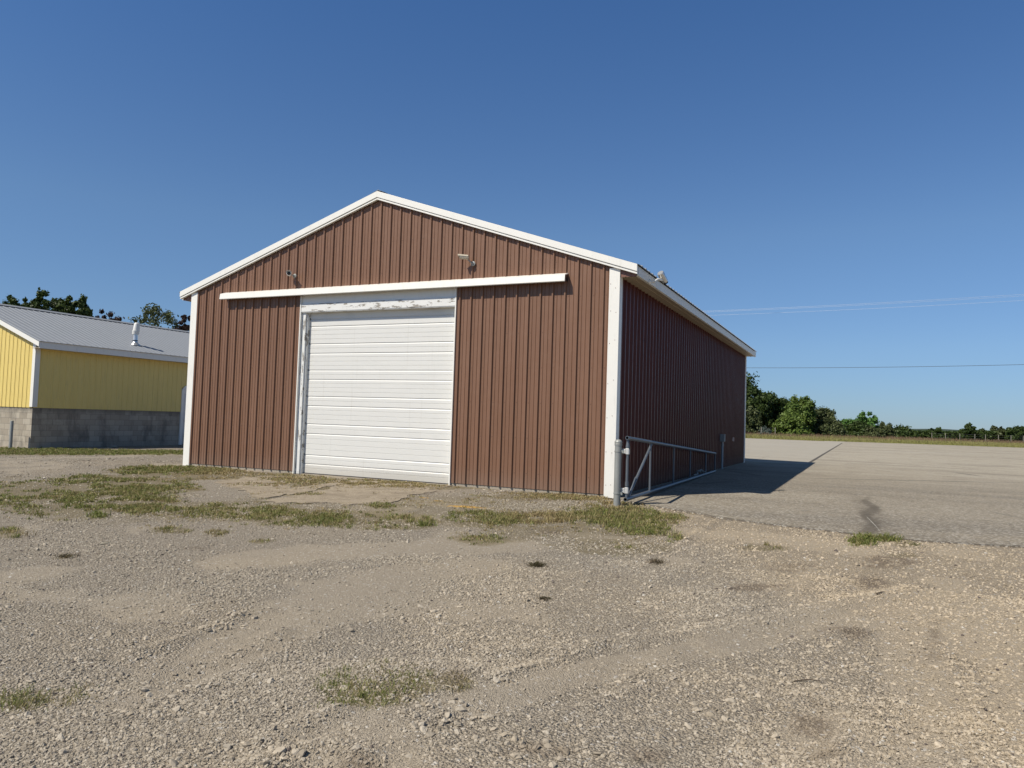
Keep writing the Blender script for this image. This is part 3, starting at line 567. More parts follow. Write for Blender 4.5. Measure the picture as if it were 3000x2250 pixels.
def yard_grass():
    A = []
    for S, den, h, dry, thr in GSP:
        c, a, b = S; area = abs(a[0] * b[1] - a[1] * b[0]) * math.pi; n = int(min(area * den * 6.5, 60000))
        n = max(4, n // 12); r = np.sqrt(rng.random(n)) * 1.25; ph = rng.uniform(0, 2 * math.pi, n); u, v = r * np.cos(ph), r * np.sin(ph)
        x = c[0] + a[0] * u + b[0] * v; y = c[1] + a[1] * u + b[1] * v
        dist = np.hypot(x - CAM[0], y - CAM[1]); m = fbm(x, y, 2.6, 41) + .18 * (fbm(x, y, 11, 43) - .5) * 2
        k = rng.random(n) < sst(thr - .06, thr + .20, m) * (1 - sst(.45, 1.25, r)) * 1.1; x, y, m = x[k], y[k], m[k]
        nb_ = 12; rr_ = np.repeat(rng.uniform(.012, .055, len(x)), nb_); hs_ = np.repeat(rng.uniform(.5, 1.3, len(x)), nb_); ds_ = np.repeat(rng.normal(0, .28, len(x)), nb_)
        x = np.repeat(x, nb_) + rng.normal(0, 1, len(x) * nb_) * rr_; y = np.repeat(y, nb_) + rng.normal(0, 1, len(y) * nb_) * rr_; dist = np.hypot(x - CAM[0], y - CAM[1])
        k = ~in_lot(x, y) & ~((x > -.02) & (x < 9.78) & (y > -.02)) & ~((x < -12.45) & (y > 4.4))
        x, y, dist, hs_, ds_ = x[k], y[k], dist[k], hs_[k], ds_[k]; nn = len(x)
        hh = h * hs_ * rng.uniform(.4, 1.0, nn); wd = np.clip(.0034 * dist / 4, .0035, .016)
        A.append(np.stack([x, y, hh, wd, np.clip(dry + ds_ + rng.normal(0, .18, nn), 0, 1)], -1))
    A = np.vstack(A); x, y = A[:, 0], A[:, 1]; z = gfull(x, y) - .003
    me = blades(x, y, z, A[:, 2], A[:, 3], rng.uniform(.3, 1.5, len(x)), rng.random(len(x)), A[:, 4], M['grass'], 'grass')
    o = bpy.data.objects.new('grass', me); col.objects.link(o); tag(o, 'patchy green and dry grass growing through the gravel', 'grass', kind='stuff'); return len(x)
print('grass blades', yard_grass())

# small dry weed tufts lying on the gravel: countable
def tuft(px, py, r, n, dry, label):
    q = gp(px, py); x = q[0] + rng.normal(0, r * .45, n); y = q[1] + rng.normal(0, r * .45, n); z = gfull(x, y) - q[2]
    me = blades(x - q[0], y - q[1], z, rng.uniform(.3, 1, n) * r * .55, np.full(n, .006), rng.uniform(.8, 2.2, n), rng.random(n) * .5, np.clip(dry + rng.normal(0, .2, n), 0, 1), M['weed'], 'weed_tuft')
    o = bpy.data.objects.new('weed_tuft', me); col.objects.link(o); o.location = q; tag(o, label, 'weed', 'dark weed tufts on the gravel')
M['weed'] = grass_material('dead_weed', (.045, .055, .018), (.10, .11, .035), (.08, .055, .032), (.20, .15, .09))
tuft(1573, 1659, .085, 260, .6, 'largest dark dried weed tuft alone on the open gravel')
tuft(1592, 1757, .05, 110, .7, 'small dark weed tuft nearest the camera, below the largest one')
tuft(1920, 1648, .10, 110, .85, 'flat brown weed tuft on the gravel right of the gate post')
tuft(195, 1632, .09, 110, .7, 'dark weed tuft on the gravel at the left edge of the yard')
def stick(p0, p1, r, mat, label):
    a, b = gp(*p0), gp(*p1); pts = []
    for k in range(6):
        t = k / 5; q = a + (b - a) * t; q[2] = float(gfull(np.array([q[0]]), np.array([q[1]]))[0]) + .008 + .006 * math.sin(t * 3.1); q[:2] += .01 * math.sin(t * 5) ; pts.append(q)
    c = pts[2].copy(); b_ = MB().tube([p - c for p in pts], r, 6, True, r * .5); o = b_.obj('stick', mat, smooth=True); o.location = c; tag(o, label, 'stick', 'sticks lying on the gravel')
M['twig'] = paint('twig', (.10, .075, .05), .8); M['straw'] = paint('straw', (.5, .44, .32), .7)
stick((2325, 2003), (2412, 2000), .004, M['twig'], 'dark curved twig on the tan gravel at the lower right')
stick((2568, 1748), (2595, 1743), .007, M['twig'], 'short dark stick on the tan gravel below the asphalt crack')
stick((293, 1596), (332, 1592), .008, M['straw'], 'pale straight stick on the grey gravel at the left')
stick((1303, 2011), (1332, 2038), .0022, M['straw'], 'thin pale straw right of the foreground grass patch')

# ------------------------------------------------------------------ brown pole barn
W, L, ZE, SL = 9.75, 14.85, 3.672, 0.3337        # width, length, soffit height, roof slope
OH = .325; YF = -.09                             # eave overhang, front of rake fascia
ZP = 5.568                                       # top of fascia at the peak
PITCH = .2275
barn = thing('pole_barn', 'brown metal barn with white trim and a white roll-up door in its gable', 'barn', (W / 2, L / 2, 0))
def profile(u0, u1, phase, pitch=PITCH, mh=.030, mw=.050, mt=.024, bead=.008, bw=.014, nb=2):
    P = [(u0, 0.)]; k = math.ceil((u0 - phase) / pitch) - 1
    while phase + k * pitch < u1 + pitch:
        c = phase + k * pitch
        pts = [(c - mw / 2, 0), (c - mt / 2, mh), (c + mt / 2, mh), (c + mw / 2, 0)]
        for j in range(nb):
            q = c + pitch * (j + 1) / (nb + 1); pts += [(q - bw / 2, 0), (q, bead), (q + bw / 2, 0)]
        P += [q for q in pts if u0 < q[0] < u1]; k += 1
    P.append((u1, 0.)); return P
def siding(b, P, place, zb, zt, extra=()):
    """place(u, depth) -> (x, y); zb, zt functions of u"""
    us = P
    for e in extra:
        for i in range(len(us) - 1):
            if us[i][0] < e < us[i + 1][0]:
                f = (e - us[i][0]) / (us[i + 1][0] - us[i][0]); us = us[:i + 1] + [(e, us[i][1] + f * (us[i + 1][1] - us[i][1]))] + us[i + 1:]; break
    st = len(b.v)
    for u, d in us:
        x, y = place(u, d); b.v += [(x, y, zb(u)), (x, y, zt(u))]
    for i in range(len(us) - 1): b.f.append((st + 2 * i, st + 2 * i + 2, st + 2 * i + 3, st + 2 * i + 1))
    return b
rake = lambda u: 5.405 - SL * abs(u - W / 2)
fr = lambda u, d: (u, -d)
PH = .394
b = MB(); siding(b, profile(.04, 3.05, PH), fr, lambda u: .05, rake); siding(b, profile(6.69, W - .04, PH), fr, lambda u: .05, rake, )
siding(b, profile(3.05, 6.69, PH), fr, lambda u: 3.62, rake, (W / 2,))
fw = b.obj('front_wall', M['brown'], barn)
side = lambda u, d: (W + d, u)
b = MB(); siding(b, profile(.04, L - .04, .15, .2286, .034, .046, .02), side, lambda u: .03, lambda u: ZE - .002); b.obj('side_wall', M['maroon_shaded'], barn)
b = MB(); siding(b, profile(.04, L - .04, .15, .2286), lambda u, d: (-d, L - u), lambda u: .0, lambda u: ZE - .002); b.obj('side_wall', M['maroon_shaded'], barn)
b = MB(); siding(b, profile(.04, W - .04, PH), lambda u, d: (W - u, L + d), lambda u: .0, rake, (W / 2,)); b.obj('rear_wall', M['brown'], barn)
b = MB(); b.box(.02, 3.04, .012, .12, -.3, .052); b.box(6.7, W - .02, .012, .12, -.3, .052); b.box(W - .12, W - .012, .14, L - .02, -.3, .032); b.box(.012, .12, .14, L - .02, -.6, .032); b.box(3.05, 6.69, .06, .4, -.3, .006)
b.obj('foundation', M['concrete_foot'], barn)
b = MB(); b.box(.06, W - .06, 1.6, 1.62, .0, 3.6); b.obj('inner_partition', M['dark'], barn)
# corner trims: an L of two flanges each
for (cx, sx) in ((0, 1), (W, -1)):
    for (cy, sy) in ((0, 1), (L, -1)):
        b = MB(); t_ = .034; zt = rake(0) - .0 if False else 3.80
        x0, x1 = sorted((cx - sx * t_, cx + sx * .150)); y0, y1 = sorted((cy - sy * t_, cy + sy * .004))
        b.box(x0, x1, y0, y1, .0 if cx else -.02, zt if cy == 0 else 3.7)
        x0, x1 = sorted((cx - sx * t_, cx + sx * .004)); y0, y1 = sorted((cy + sy * .0045, cy + sy * .13))
        b.box(x0, x1, y0, y1, .0, ZE - .004); b.obj('corner_trim', M['white'], barn, bevel=.004)
# soffit box ends (brown returns) and soffits
for s in (0, 1):
    b = MB(); X0, X1 = (W + .036, W + OH - .03) if s else (-OH + .03, -.036)
    zz = lambda x: 5.405 - SL * abs(x - W / 2)
    b.prism([(X0, -.012, ZE - .03), (X1, -.012, ZE - .03), (X1, -.012, zz(X1)), (X0, -.012, zz(X0))], (0, .02, 0))
    for k in range(1, 3):
        xk = X0 + (X1 - X0) * k / 3; b.box(xk - .006, xk + .006, -.018, -.0125, ZE - .028, zz(xk) - .02)
    b.obj('eave_return', M['brown_trim'], barn)
for s in (0, 1):
    b = MB(); x0, x1 = (W + .002, W + OH - .012) if s else (-OH + .012, -.002)
    b.box(x0, x1, .012, L, ZE - .012, ZE)
    xm = x0 + .55 * (x1 - x0) if s else x0 + .45 * (x1 - x0); b.box(xm - .008, xm + .008, .012, L, ZE - .02, ZE - .0125)
    b.obj('soffit', M['soffit'], barn)
    b = MB(); xf = W + OH - .010 if s else -OH - .012
    b.box(xf, xf + .022, -.004, L + .03, ZE - .02, ZE + .135); b.box(xf - (.02 if s else -.022), xf - .0005 if s else xf + .044, .0, L + .03, ZE - .026, ZE - .0205)
    b.obj('eave_fascia', M['fascia_side'], barn)
# rake fascia: upper board, recessed shadow line, thin lower flange
for s in (-1, 1):
    xe = W / 2 + s * (W / 2 + OH + .01)
    top = lambda x, o: ZP - SL * abs(x - W / 2) - o
    b = MB()
    def band(y0, y1, o0, o1, xa, xb):
        q = [(xa, y0, top(xa, o1)), (xb, y0, top(xb, o1)), (xb, y0, top(xb, o0)), (xa, y0, top(xa, o0))]; b.prism(q, (0, y1 - y0, 0))
    band(YF, -.022, 0., .118, W / 2, xe); band(YF + .03, -.0225, .1185, .135, W / 2, xe - s * .004); band(YF + .012, -.0225, .1355, .163, W / 2, xe)
    b.obj('rake_fascia', M['white'], barn, bevel=.003)
for k in (3.75, 6.55, 8.95):
    x = k; z = ZP - SL * abs(x - W / 2)
# roof sheets with ribs
for s in (-1, 1):
    b = MB(); P = profile(YF + .012, L + .06, .12, .2286, .02, .05, .022, .004, .014, 2)
    xe = W / 2 + s * (W / 2 + OH + .045)
    zr = lambda x: ZP + .003 - SL * abs(x - W / 2); st = len(b.v)
    for u, d in P: b.v += [(W / 2, u, zr(W / 2) + d), (xe, u, zr(xe) + d), (xe, u, zr(xe) - .012 + d)]
    for i in range(len(P) - 1): b.f += [(st + 3 * i, st + 3 * i + 3, st + 3 * i + 4, st + 3 * i + 1), (st + 3 * i + 1, st + 3 * i + 4, st + 3 * i + 5, st + 3 * i + 2)]
    b.obj('roof', M['rooftin'], barn)
b = MB(); b.prism([(W / 2 - .16, YF + .03, ZP - .03), (W / 2, YF + .03, ZP + .035), (W / 2 + .16, YF + .03, ZP - .03), (W / 2, YF + .03, ZP + .027)], (0, L + .2, 0)); b.obj('ridge_cap', M['rooftin'], barn)
# sliding door track cover above the opening
tl, tr_ = aty(643, 876.9, -.16), aty(1654, 825.5, -.16); zb = (tl[2] + tr_[2]) / 2; ZT = zb
b = MB(); x0, x1 = tl[0], tr_[0]
b.prism([(x0, -.001, ZT + .175), (x0, -.15, ZT + .125), (x0, -.165, ZT + .012), (x0, -.15, ZT), (x0, -.135, ZT + .012), (x0, -.14, ZT + .11), (x0, -.001, ZT + .155)], (x1 - x0, 0, 0)); b.obj('track_cover', M['white'], barn)
b = MB(); b.box(x0 + .1, x1 - .02, -.09, -.03, ZT + .06, ZT + .11); b.box(x1 - .0195, x1 - .004, -.13, -.002, ZT + .03, ZT + .10); b.obj('door_track', M['dark'], barn)
# opening: jamb edge strip, casing boards, header boards
MB().box(3.05, 3.072, -.03, .10, .0, ZT + .1).obj('opening_edge', M['white'], barn); MB().box(6.668, 6.69, -.03, .10, .0, ZT + .1).obj('opening_edge', M['white'], barn)
b = MB(); b.box(3.0725, 3.168, .022, .128, .0, 3.275); b.box(3.1685, 3.192, .055, .128, .0, 3.275); b.obj('door_jamb', M['peel_v'], barn, bevel=.004)
b = MB(); b.box(3.0725, 6.6675, -.02, .12, 3.276, 3.435); b.box(3.0725, 6.6675, -.012, .06, 3.262, 3.2755); b.obj('header_board', M['peel_h'], barn, bevel=.004)
b = MB(); b.box(3.0725, 6.6675, .004, .06, 3.4355, ZT + .12); b.obj('upper_panel', M['white'], barn)
# overhead door, six ribbed sections
YD = .125; bold = [.215, .394, .823, 1.018, 1.386, 1.576, 1.921, 2.109, 2.451, 2.643, 2.999, 3.144]
door = MB(); door.box(3.18, 6.69, YD + .016, YD + .05, .02, 3.30)
zs = [(.022, 0.)]; cur = .022
for zj in bold + [3.29]:
    span = zj - cur; n = 0 if span < .17 else (1 if span < .25 else 3)
    if cur < .1: n = 1
    for k in range(n):
        q = cur + span * (k + 1) / (n + 1); zs += [(q - .006, 0), (q, -.007), (q + .004, 0)]
    if zj < 3.2: zs += [(zj - .032, 0), (zj - .008, -.014), (zj - .0015, -.014), (zj, 0)]
    cur = zj
zs.append((3.29, 0)); st = len(door.v)
for z, d in zs: door.v += [(3.18, YD - d, z), (6.69, YD - d, z)]
for i in range(len(zs) - 1): door.f.append((st + 2 * i, st + 2 * i + 1, st + 2 * i + 3, st + 2 * i + 2))
dr = door.obj('overhead_door', M['white_door'], barn)
b = MB(); b.box(3.195, 6.66, YD - .012, YD + .01, .008, .0215); b.obj('bottom_seal', M['dark'], dr)
for z in bold[1::2]: MB().box(3.193, 3.203, YD - .006, YD - .0005, z - .02, z + .02).obj('hinge_end', M['dark'], dr)
# dents on the side wall
b = MB(); q = atx(2149, 1286, W + .024); b.prism([(W + .0225, q[1] - .22, q[2] - .05), (W + .0225, q[1] + .12, q[2] - .08), (W + .0225, q[1] + .22, q[2] + .03), (W + .0225, q[1] + .02, q[2] + .06), (W + .0225, q[1] - .16, q[2] + .05)], (.003, 0, 0)); b.obj('patch', paint('patch_grey', (.42, .30, .27), .7), barn)
# front wall scratches are in the paint; screws on the corner trims
for z in (.25, .75, 1.35, 1.9, 2.55, 3.1, 3.5):
    for x in (W - .03, W - .12): MB().lathe((x + random.uniform(-.01, .01), -.0345, z + random.uniform(-.05, .05)), [(.006, 0), (.006, .003), (.003, .005)], 8, (0, -1, 0)).obj('trim_screw', M['brown_trim'], barn)

# ------------------------------------------------------------------ cameras and floodlight
def bullet_cam(base, aim, up, label, r=.045, ln=.16, mat='cam_white'):
    o = thing('security_camera', label, 'camera', base, 'security cameras on the barn gable')
    base = np.array(base, float); aim = np.array(aim, float); aim /= np.linalg.norm(aim); c = base + np.array(up)
    b = MB(); b.lathe(base, [(.045, 0), (.045, .012), (.03, .02)], 16, (0, -1, 0)); b.tube([base + (0, -.015, 0), base + np.array((0, -.05, .0)), c - aim * .02], .012, 8); b.obj('bracket', M['box'], o, smooth=True)
    b = MB(); b.lathe(c - aim * ln / 2, [(r * .7, 0), (r, .012), (r, ln - .01), (r * .94, ln)], 20, aim); h = b.obj('housing', M[mat], o, smooth=True)
    b = MB(); b.lathe(c + aim * (ln / 2 + .0005), [(r * .72, 0), (r * .72, .003), (r * .4, .006)], 20, aim); b.obj('lens', M['glass'], o, smooth=True)
    sh = MB(); a = aim; u = np.cross(a, (0, 0, 1)); u /= np.linalg.norm(u); v = np.cross(u, a)
    for k in range(9):
        t = math.pi * (.08 + .84 * k / 8); q = (math.cos(t) * u + math.sin(t) * v) * (r + .006); sh.v += [tuple(c - a * ln * .42 + q), tuple(c + a * (ln / 2 + .035) + q), tuple(c + a * (ln / 2 + .035) + q * 1.07), tuple(c - a * ln * .42 + q * 1.07)]
    for k in range(8):
        s = 4 * k
        for e in range(4): sh.f.append((s + e, s + (e + 1) % 4, s + 4 + (e + 1) % 4, s + 4 + e))
    sh.f += [(0, 1, 2, 3), (35, 34, 33, 32)]; sh.obj('sun_shield', M[mat], o)
    return o
q = aty(849, 802, -.12); bullet_cam((q[0] + .05, -.022, q[2] - .03), (.75, -.95, -.12), (-.05, -.12, .03), 'white security camera facing out at the left of the gable, above the track cover', .05, .14)
q = aty(1361, 754, -.14); bullet_cam((q[0] + .12, -.022, q[2] - .10), (-1.0, -.45, .08), (-.12, -.13, .10), 'tan tilted security camera facing left at the right of the gable, above the door', .040, .165, 'tan')
fb = atx(1903, 826, W + OH + .012); fh = atx(1941, 811, W + OH + .16)
fl = thing('floodlight', 'silver can-shaped floodlight on a white arm at the right eave', 'floodlight', fb)
b = MB(); b.lathe(fb, [(.045, 0), (.045, .01), (.025, .03)], 14, (1, 0, 0)); b.tube([fb + (.02, 0, 0), fb + (.08, .01, .005), (fh + fb) / 2 + (.03, .0, .0), fh + (0, 0, -.06)], .02, 8); b.obj('arm', M['white'], fl, smooth=True)
ax = np.array((-.22, -.62, .55)); ax /= np.linalg.norm(ax); b = MB(); b.lathe(fh - ax * .115, [(.046, 0), (.053, .02), (.055, .04), (.055, .13), (.060, .135), (.060, .195), (.053, .21)], 22, ax); b.obj('housing', M['silver'], fl, smooth=True)
b = MB(); b.lathe(fh - ax * .1395, [(.045, 0), (.045, .024)], 18, ax); b.obj('lens', M['dark'], fl, smooth=True)
b = MB(); b.tube([fh - ax * .05 + (0, 0, -.07), fh + ax * .0 + (0, 0, -.085), fh + ax * .05 + (0, 0, -.07)], .014, 8); b.obj('yoke', M['galv'], fl, smooth=True)

# ------------------------------------------------------------------ gate post, gate, chain
pb = gp(1807, 1481); px_, py_ = pb[0], pb[1]; pt = aty(1811.7, 1290, py_); HP = pt[2] - pb[2]
post = thing('gate_post', 'round galvanised steel post at the right front corner of the barn', 'post', (px_, py_, pb[2]))
b = MB(); b.lathe((px_, py_, pb[2] - .1), [(.052, 0), (.051, HP + .02)], 24); b.obj('pipe', M['galv'], post, smooth=True)
b = MB(); b.lathe((px_, py_, pb[2] + HP - .08), [(.056, 0), (.057, .03), (.054, .034), (.058, .05), (.055, .065), (.04, .085), (.015, .095)], 24); b.obj('cap', M['galv'], post, smooth=True)
for zc in (.80, .175):
    b = MB(); b.lathe((px_, py_, pb[2] + zc), [(.0585, 0), (.0585, .012)], 24); b.box(px_ + .05, px_ + .085, py_ - .012, py_ - .006, pb[2] + zc - .015, pb[2] + zc + .025); b.obj('hinge_band', M['galv'], post, smooth=True)
GX, GY = px_ + .128, py_ + .06
zlo = aty(1829, 1462, GY)[2]; zhi = aty(1834, 1283, GY)[2]
def onr(px, py, z=None): return
far_b = gp(2094.6, 1384); fx, fy = far_b[0], far_b[1]
zlo2 = aty(2094.6, 1380, fy)[2]; zhi2 = aty(2098, 1328.5, fy)[2]
gate = thing('pipe_gate', 'long tapered blue-grey pipe gate standing open along the barn side wall', 'gate', (GX, GY, 0))
A0, A1, B0, B1 = np.array((GX, GY, zlo)), np.array((fx, fy, zlo2)), np.array((GX, GY, zhi)), np.array((fx, fy, zhi2))
dirg = (A1 - A0) / np.linalg.norm(A1 - A0)
def rail(p, q, r, name='rail'):
    b = MB(); d = (q - p) / np.linalg.norm(q - p); n = 16; u = np.cross(d, (0, 0, 1)); u /= np.linalg.norm(u); v = np.cross(u, d); st = 0
    rings = [(p + d * .05, r * .78), (p, r * .78), (p, r), (q, r), (q, r * .78), (q - d * .05, r * .78)]
    for c, rr in rings:
        for k in range(n): a = 2 * math.pi * k / n; b.v.append(tuple(c + rr * (math.cos(a) * u + math.sin(a) * v)))
    for i in range(len(rings) - 1):
        for k in range(n): b.f.append((i * n + k, i * n + (k + 1) % n, (i + 1) * n + (k + 1) % n, (i + 1) * n + k))
    return b.obj(name, M['pipe'], gate, smooth=True)
rail(A0 - dirg * .07, A1, .030); dt = (B1 - B0) / np.linalg.norm(B1 - B0); rail(B0 - dt * .05, B1, .029)
b = MB(); b.tube([A0 + (0, 0, .03), A0 + (0, 0, .085)], .02, 14); b.tube([A0 + (0, 0, .0855), B0 - (0, 0, .17)], .021, 14); b.tube([B0 - (0, 0, .1695), B0 - (0, 0, .13)], .029, 14); b.tube([B0 - (0, 0, .1295), B0 - (0, 0, .03)], .029, 14, True, .016); b.tube([A0 + (0, 0, .19), A0 + (0, 0, .26)], .027, 14); b.obj('hinge_pipe', M['pipe'], gate, smooth=True)
for zc in (B0[2] - .20, A0[2] + .13):
    b = MB(); b.box(GX - .026, GX + .026, GY - .03, GY + .03, zc - .045, zc + .045); b.box(GX - .085, GX - .0265, GY - .034, GY - .02, zc - .038, zc + .035); b.lathe((GX - .055, GY - .0345, zc + .015), [(.01, 0), (.01, .008)], 6, (0, -1, 0)); b.lathe((GX - .055, GY - .0345, zc - .018), [(.01, 0), (.01, .008)], 6, (0, -1, 0)); b.obj('hinge_clamp', M['clamp'], gate, bevel=.004)
def tat(px, py):                                 # parameter along the gate for a picture column
    best = min(np.linspace(0, 1, 2001), key=lambda t: abs(pxx(A0 + (A1 - A0) * t) - px)); return best
def pxx(P): d = P - CAM; return 1500 + FPX * (d @ RGT) / (d @ FWD)
for px in (1903, 1972, 2021, 2067):
    t = tat(px, 0); lo = A0 + (A1 - A0) * t; hi = B0 + (B1 - B0) * t; b = MB(); b.tube([lo + (0, 0, .024), hi - (0, 0, .024)], .018, 12); b.obj('upright', M['pipe'], gate, smooth=True)
lo = A1 - dirg * .05; hi = B1 - dt * .05; b = MB(); b.tube([lo + (0, 0, .02), hi - (0, 0, .02)], .018, 12); b.obj('upright', M['pipe'], gate, smooth=True)
t = tat(1905, 0); hi = B0 + (B1 - B0) * t; b = MB(); b.tube([A0 + dirg * .12 + (0, 0, .03), hi - (0, 0, .04)], .021, 12); b.tube([A0 + dirg * .10 + (0, 0, .02), A0 + dirg * .55 + (hi - A0) * np.array((0, 0, .36))], .012, 10); b.obj('brace', M['pipe'], gate, smooth=True)
tc = tat(2052, 0); c0 = A0 + (A1 - A0) * tc
ch = thing('chain', 'loose steel chain draped over the bottom rail of the pipe gate', 'chain', c0 + (0, 0, .03))
b = MB(); n = 26; path = []
for k in range(n):
    t = k / (n - 1); off = (t - .5) * 1.5; zz = .045 + .09 * math.sin(t * 3.14) * abs(math.sin(t * 9)) ; xx = -.03 + .05 * math.sin(t * 14); path.append(c0 + dirg * off + np.array((xx, 0, zz)))
for k in range(n - 1):
    c = (path[k] + path[k + 1]) / 2; d = path[k + 1] - path[k]; ln = np.linalg.norm(d); d /= ln; s_ = np.cross(d, (0, 0, 1)) if k % 2 else np.cross(np.cross(d, (0, 0, 1)), d); s_ /= np.linalg.norm(s_)
    ring = [c + d * math.cos(a) * ln * .68 + s_ * math.sin(a) * .018 for a in np.linspace(0, 2 * math.pi, 11)]; b.tube(ring, .006, 6, False)
b.obj('links', M['galv'], ch, smooth=True)

# ------------------------------------------------------------------ electrical post by the side wall
mb = gp(2115, 1376); ep = thing('electrical_post', 'grey conduit with a grey box on top standing beside the dark side wall', 'electrical box', mb)
zt_ = aty(2115, 1271.6, mb[1])[2]; zb_ = aty(2115, 1293.8, mb[1])[2]
b = MB(); b.lathe((mb[0], mb[1], -.05), [(.030, 0), (.030, zb_ - .12 + .05)], 16); b.obj('conduit', M['pvc'], ep, smooth=True)
b = MB(); b.lathe((mb[0], mb[1], zb_ - .1195), [(.038, 0), (.038, .05), (.028, .055), (.028, .119)], 16); b.obj('coupling', M['galv'], ep, smooth=True)
b = MB(); b.box(mb[0] - .07, mb[0] + .07, mb[1] - .05, mb[1] + .05, zb_, zt_); bx = b.obj('box', M['box'], ep, bevel=.008); b = MB(); b.box(mb[0] - .06, mb[0] + .06, mb[1] - .0585, mb[1] - .0515, zb_ + .02, zt_ - .03); b.obj('cover', M['box'], bx, bevel=.003)
b = MB(); s0 = gp(2111, 1371); s0 = s0 + np.array((-.12, -.0, .0)); b.tube([s0 + (0, -.35, .09), s0 + (0.02, .0, .03)], .04, 14); o = b.obj('pipe_offcut', M['clamp'], smooth=True); tag(o, 'short pale pipe offcut lying between the gate end and the conduit', 'pipe')

# ------------------------------------------------------------------ yellow building
XW, YC = -12.5, 4.46; XR = -16.4; ZF = 3.40; SY = .361; YEND = 25.
yb = thing('yellow_building', 'yellow metal-sided building on a grey block base with a silver ribbed roof', 'building', (XR, (YC + YEND) / 2, -.3))
XL = 2 * XR - XW
b = MB()
b.box(XW - .2, XW, YC + .2, YEND - .2, -.6, 1.12); b.box(XL, XW, YC, YC + .1999, -.6, 1.12); b.box(XL, XL + .2, YC + .2, YEND, -.6, 1.12); b.box(XL + .2001, XW, YEND - .1999, YEND, -.6, 1.12); b.obj('block_base', M['block'], yb)
yr = lambda x: ZF + SY * (abs(XW + .45 - XR) - abs(x - XR)) - .02
b = MB(); siding(b, profile(XL + .02, XW - .02, XW - .12, .2286, .02, .05, .02, .006, .014, 2), lambda u, d: (u, YC - .02 - d), lambda u: 1.10, yr, (XR,)); b.obj('gable_wall', M['yellow'], yb)
b = MB(); siding(b, profile(YC + .0, 10.62, YC + .2, .2286, .02, .05, .02, .006, .014, 2), lambda u, d: (XW + .02 + d, u), lambda u: 1.10, lambda u: yr(XW))
siding(b, profile(10.62, 12.7, YC + .2, .2286, .02, .05, .02, .006, .014, 2), lambda u, d: (XW + .02 + d, u), lambda u: 2.12, lambda u: yr(XW)); siding(b, profile(12.7, YEND, YC + .2, .2286), lambda u, d: (XW + .02 + d, u), lambda u: 1.10, lambda u: yr(XW)); b.obj('long_wall', M['yellow'], yb)
b = MB(); siding(b, profile(XL + .02, XW - .02, XW - .12, .2286), lambda u, d: (XL + XW - u, YEND + .02 + d), lambda u: 1.10, lambda u: yr(XL + XW - u), (XR,)); b.quad((XL, YC, 1.1), (XL, YEND, 1.1), (XL, YEND, 3.2), (XL, YC, 3.2)); b.obj('rear_wall', M['yellow'], yb)
b = MB(); b.box(XW - .11, XW + .048, YC - .048, YC - .019, 1.125, yr(XW) - .02); b.box(XW + .02, XW + .048, YC - .0185, YC + .13, 1.125, yr(XW) - .1); b.obj('corner_trim', M['white'], yb, bevel=.004)
XF = XW + .45
b = MB(); b.box(XF - .02, XF, 4.28, 9.6, ZF - .255, ZF - .012); b.box(XF - .02, XF - .003, 9.601, YEND + .1, ZF - .25, ZF - .012); b.obj('eave_fascia', M['white'], yb)
b = MB(); b.box(XW + .001, XF - .021, YC - .18, YEND + .1, ZF - .25, ZF - .235); b.obj('soffit', M['soffit'], yb)
for s in (-1, 1):
    xe = XR + s * (XF - XR) ; b = MB(); tp = lambda x: ZF - .012 + SY * (abs(XF - XR) - abs(x - XR)); b.prism([(XR, 4.255, tp(XR) - .19), (xe, 4.255, tp(xe) - .19), (xe, 4.255, tp(xe)), (XR, 4.255, tp(XR))], (0, .024, 0)); b.obj('rake_fascia', M['white'], yb)
    b = MB(); P = profile(4.22, YEND + .15, 4.3, .2286, .012, .06, .026, .002, .016, 2); x2 = XR + s * (XF - XR + .05); zr = lambda x: ZF + SY * (abs(XF - XR) - abs(x - XR)); st = len(b.v)
    for u, d in P: b.v += [(XR, u, zr(XR) + d), (x2, u, zr(x2) + d), (x2, u, zr(x2) - .01)]
    for i in range(len(P) - 1): b.f += [(st + 3 * i, st + 3 * i + 3, st + 3 * i + 4, st + 3 * i + 1), (st + 3 * i + 1, st + 3 * i + 4, st + 3 * i + 5, st + 3 * i + 2)]
    b.obj('roof', M['rooftin'], yb)
b = MB(); zt = ZF + SY * (XF - XR); b.prism([(XR - .18, 4.2, zt - .03), (XR, 4.2, zt + .05), (XR + .18, 4.2, zt - .03), (XR, 4.2, zt + .02)], (0, YEND - 4.0, 0)); b.obj('ridge_cap', M['rooftin'], yb)
vx, vy = -13.0, 8.7; vz = ZF + SY * (XF - vx)
b = MB(); b.lathe((vx, vy, vz - .05), [(.20, 0), (.17, .06), (.10, .12), (.085, .16), (.085, .45)], 20); vent = b.obj('roof_vent', M['silver'], yb, smooth=True)
b = MB(); b.lathe((vx - .01, vy, vz + .40), [(.12, 0), (.125, .02), (.13, .1), (.135, .11), (.135, .16), (.12, .165), (.112, .44), (.09, .47)], 20, (.09, .05, 1)); b.obj('cap', M['cam_white'], vent, smooth=True)
b = MB(); b.box(vx - .22, vx + .22, vy - .22, vy + .22, vz - .09, vz - .055); b.lathe((vx, vy, vz + .14), [(.1, 0), (.1, .03)], 18); b.obj('flashing', M['dark'], vent)
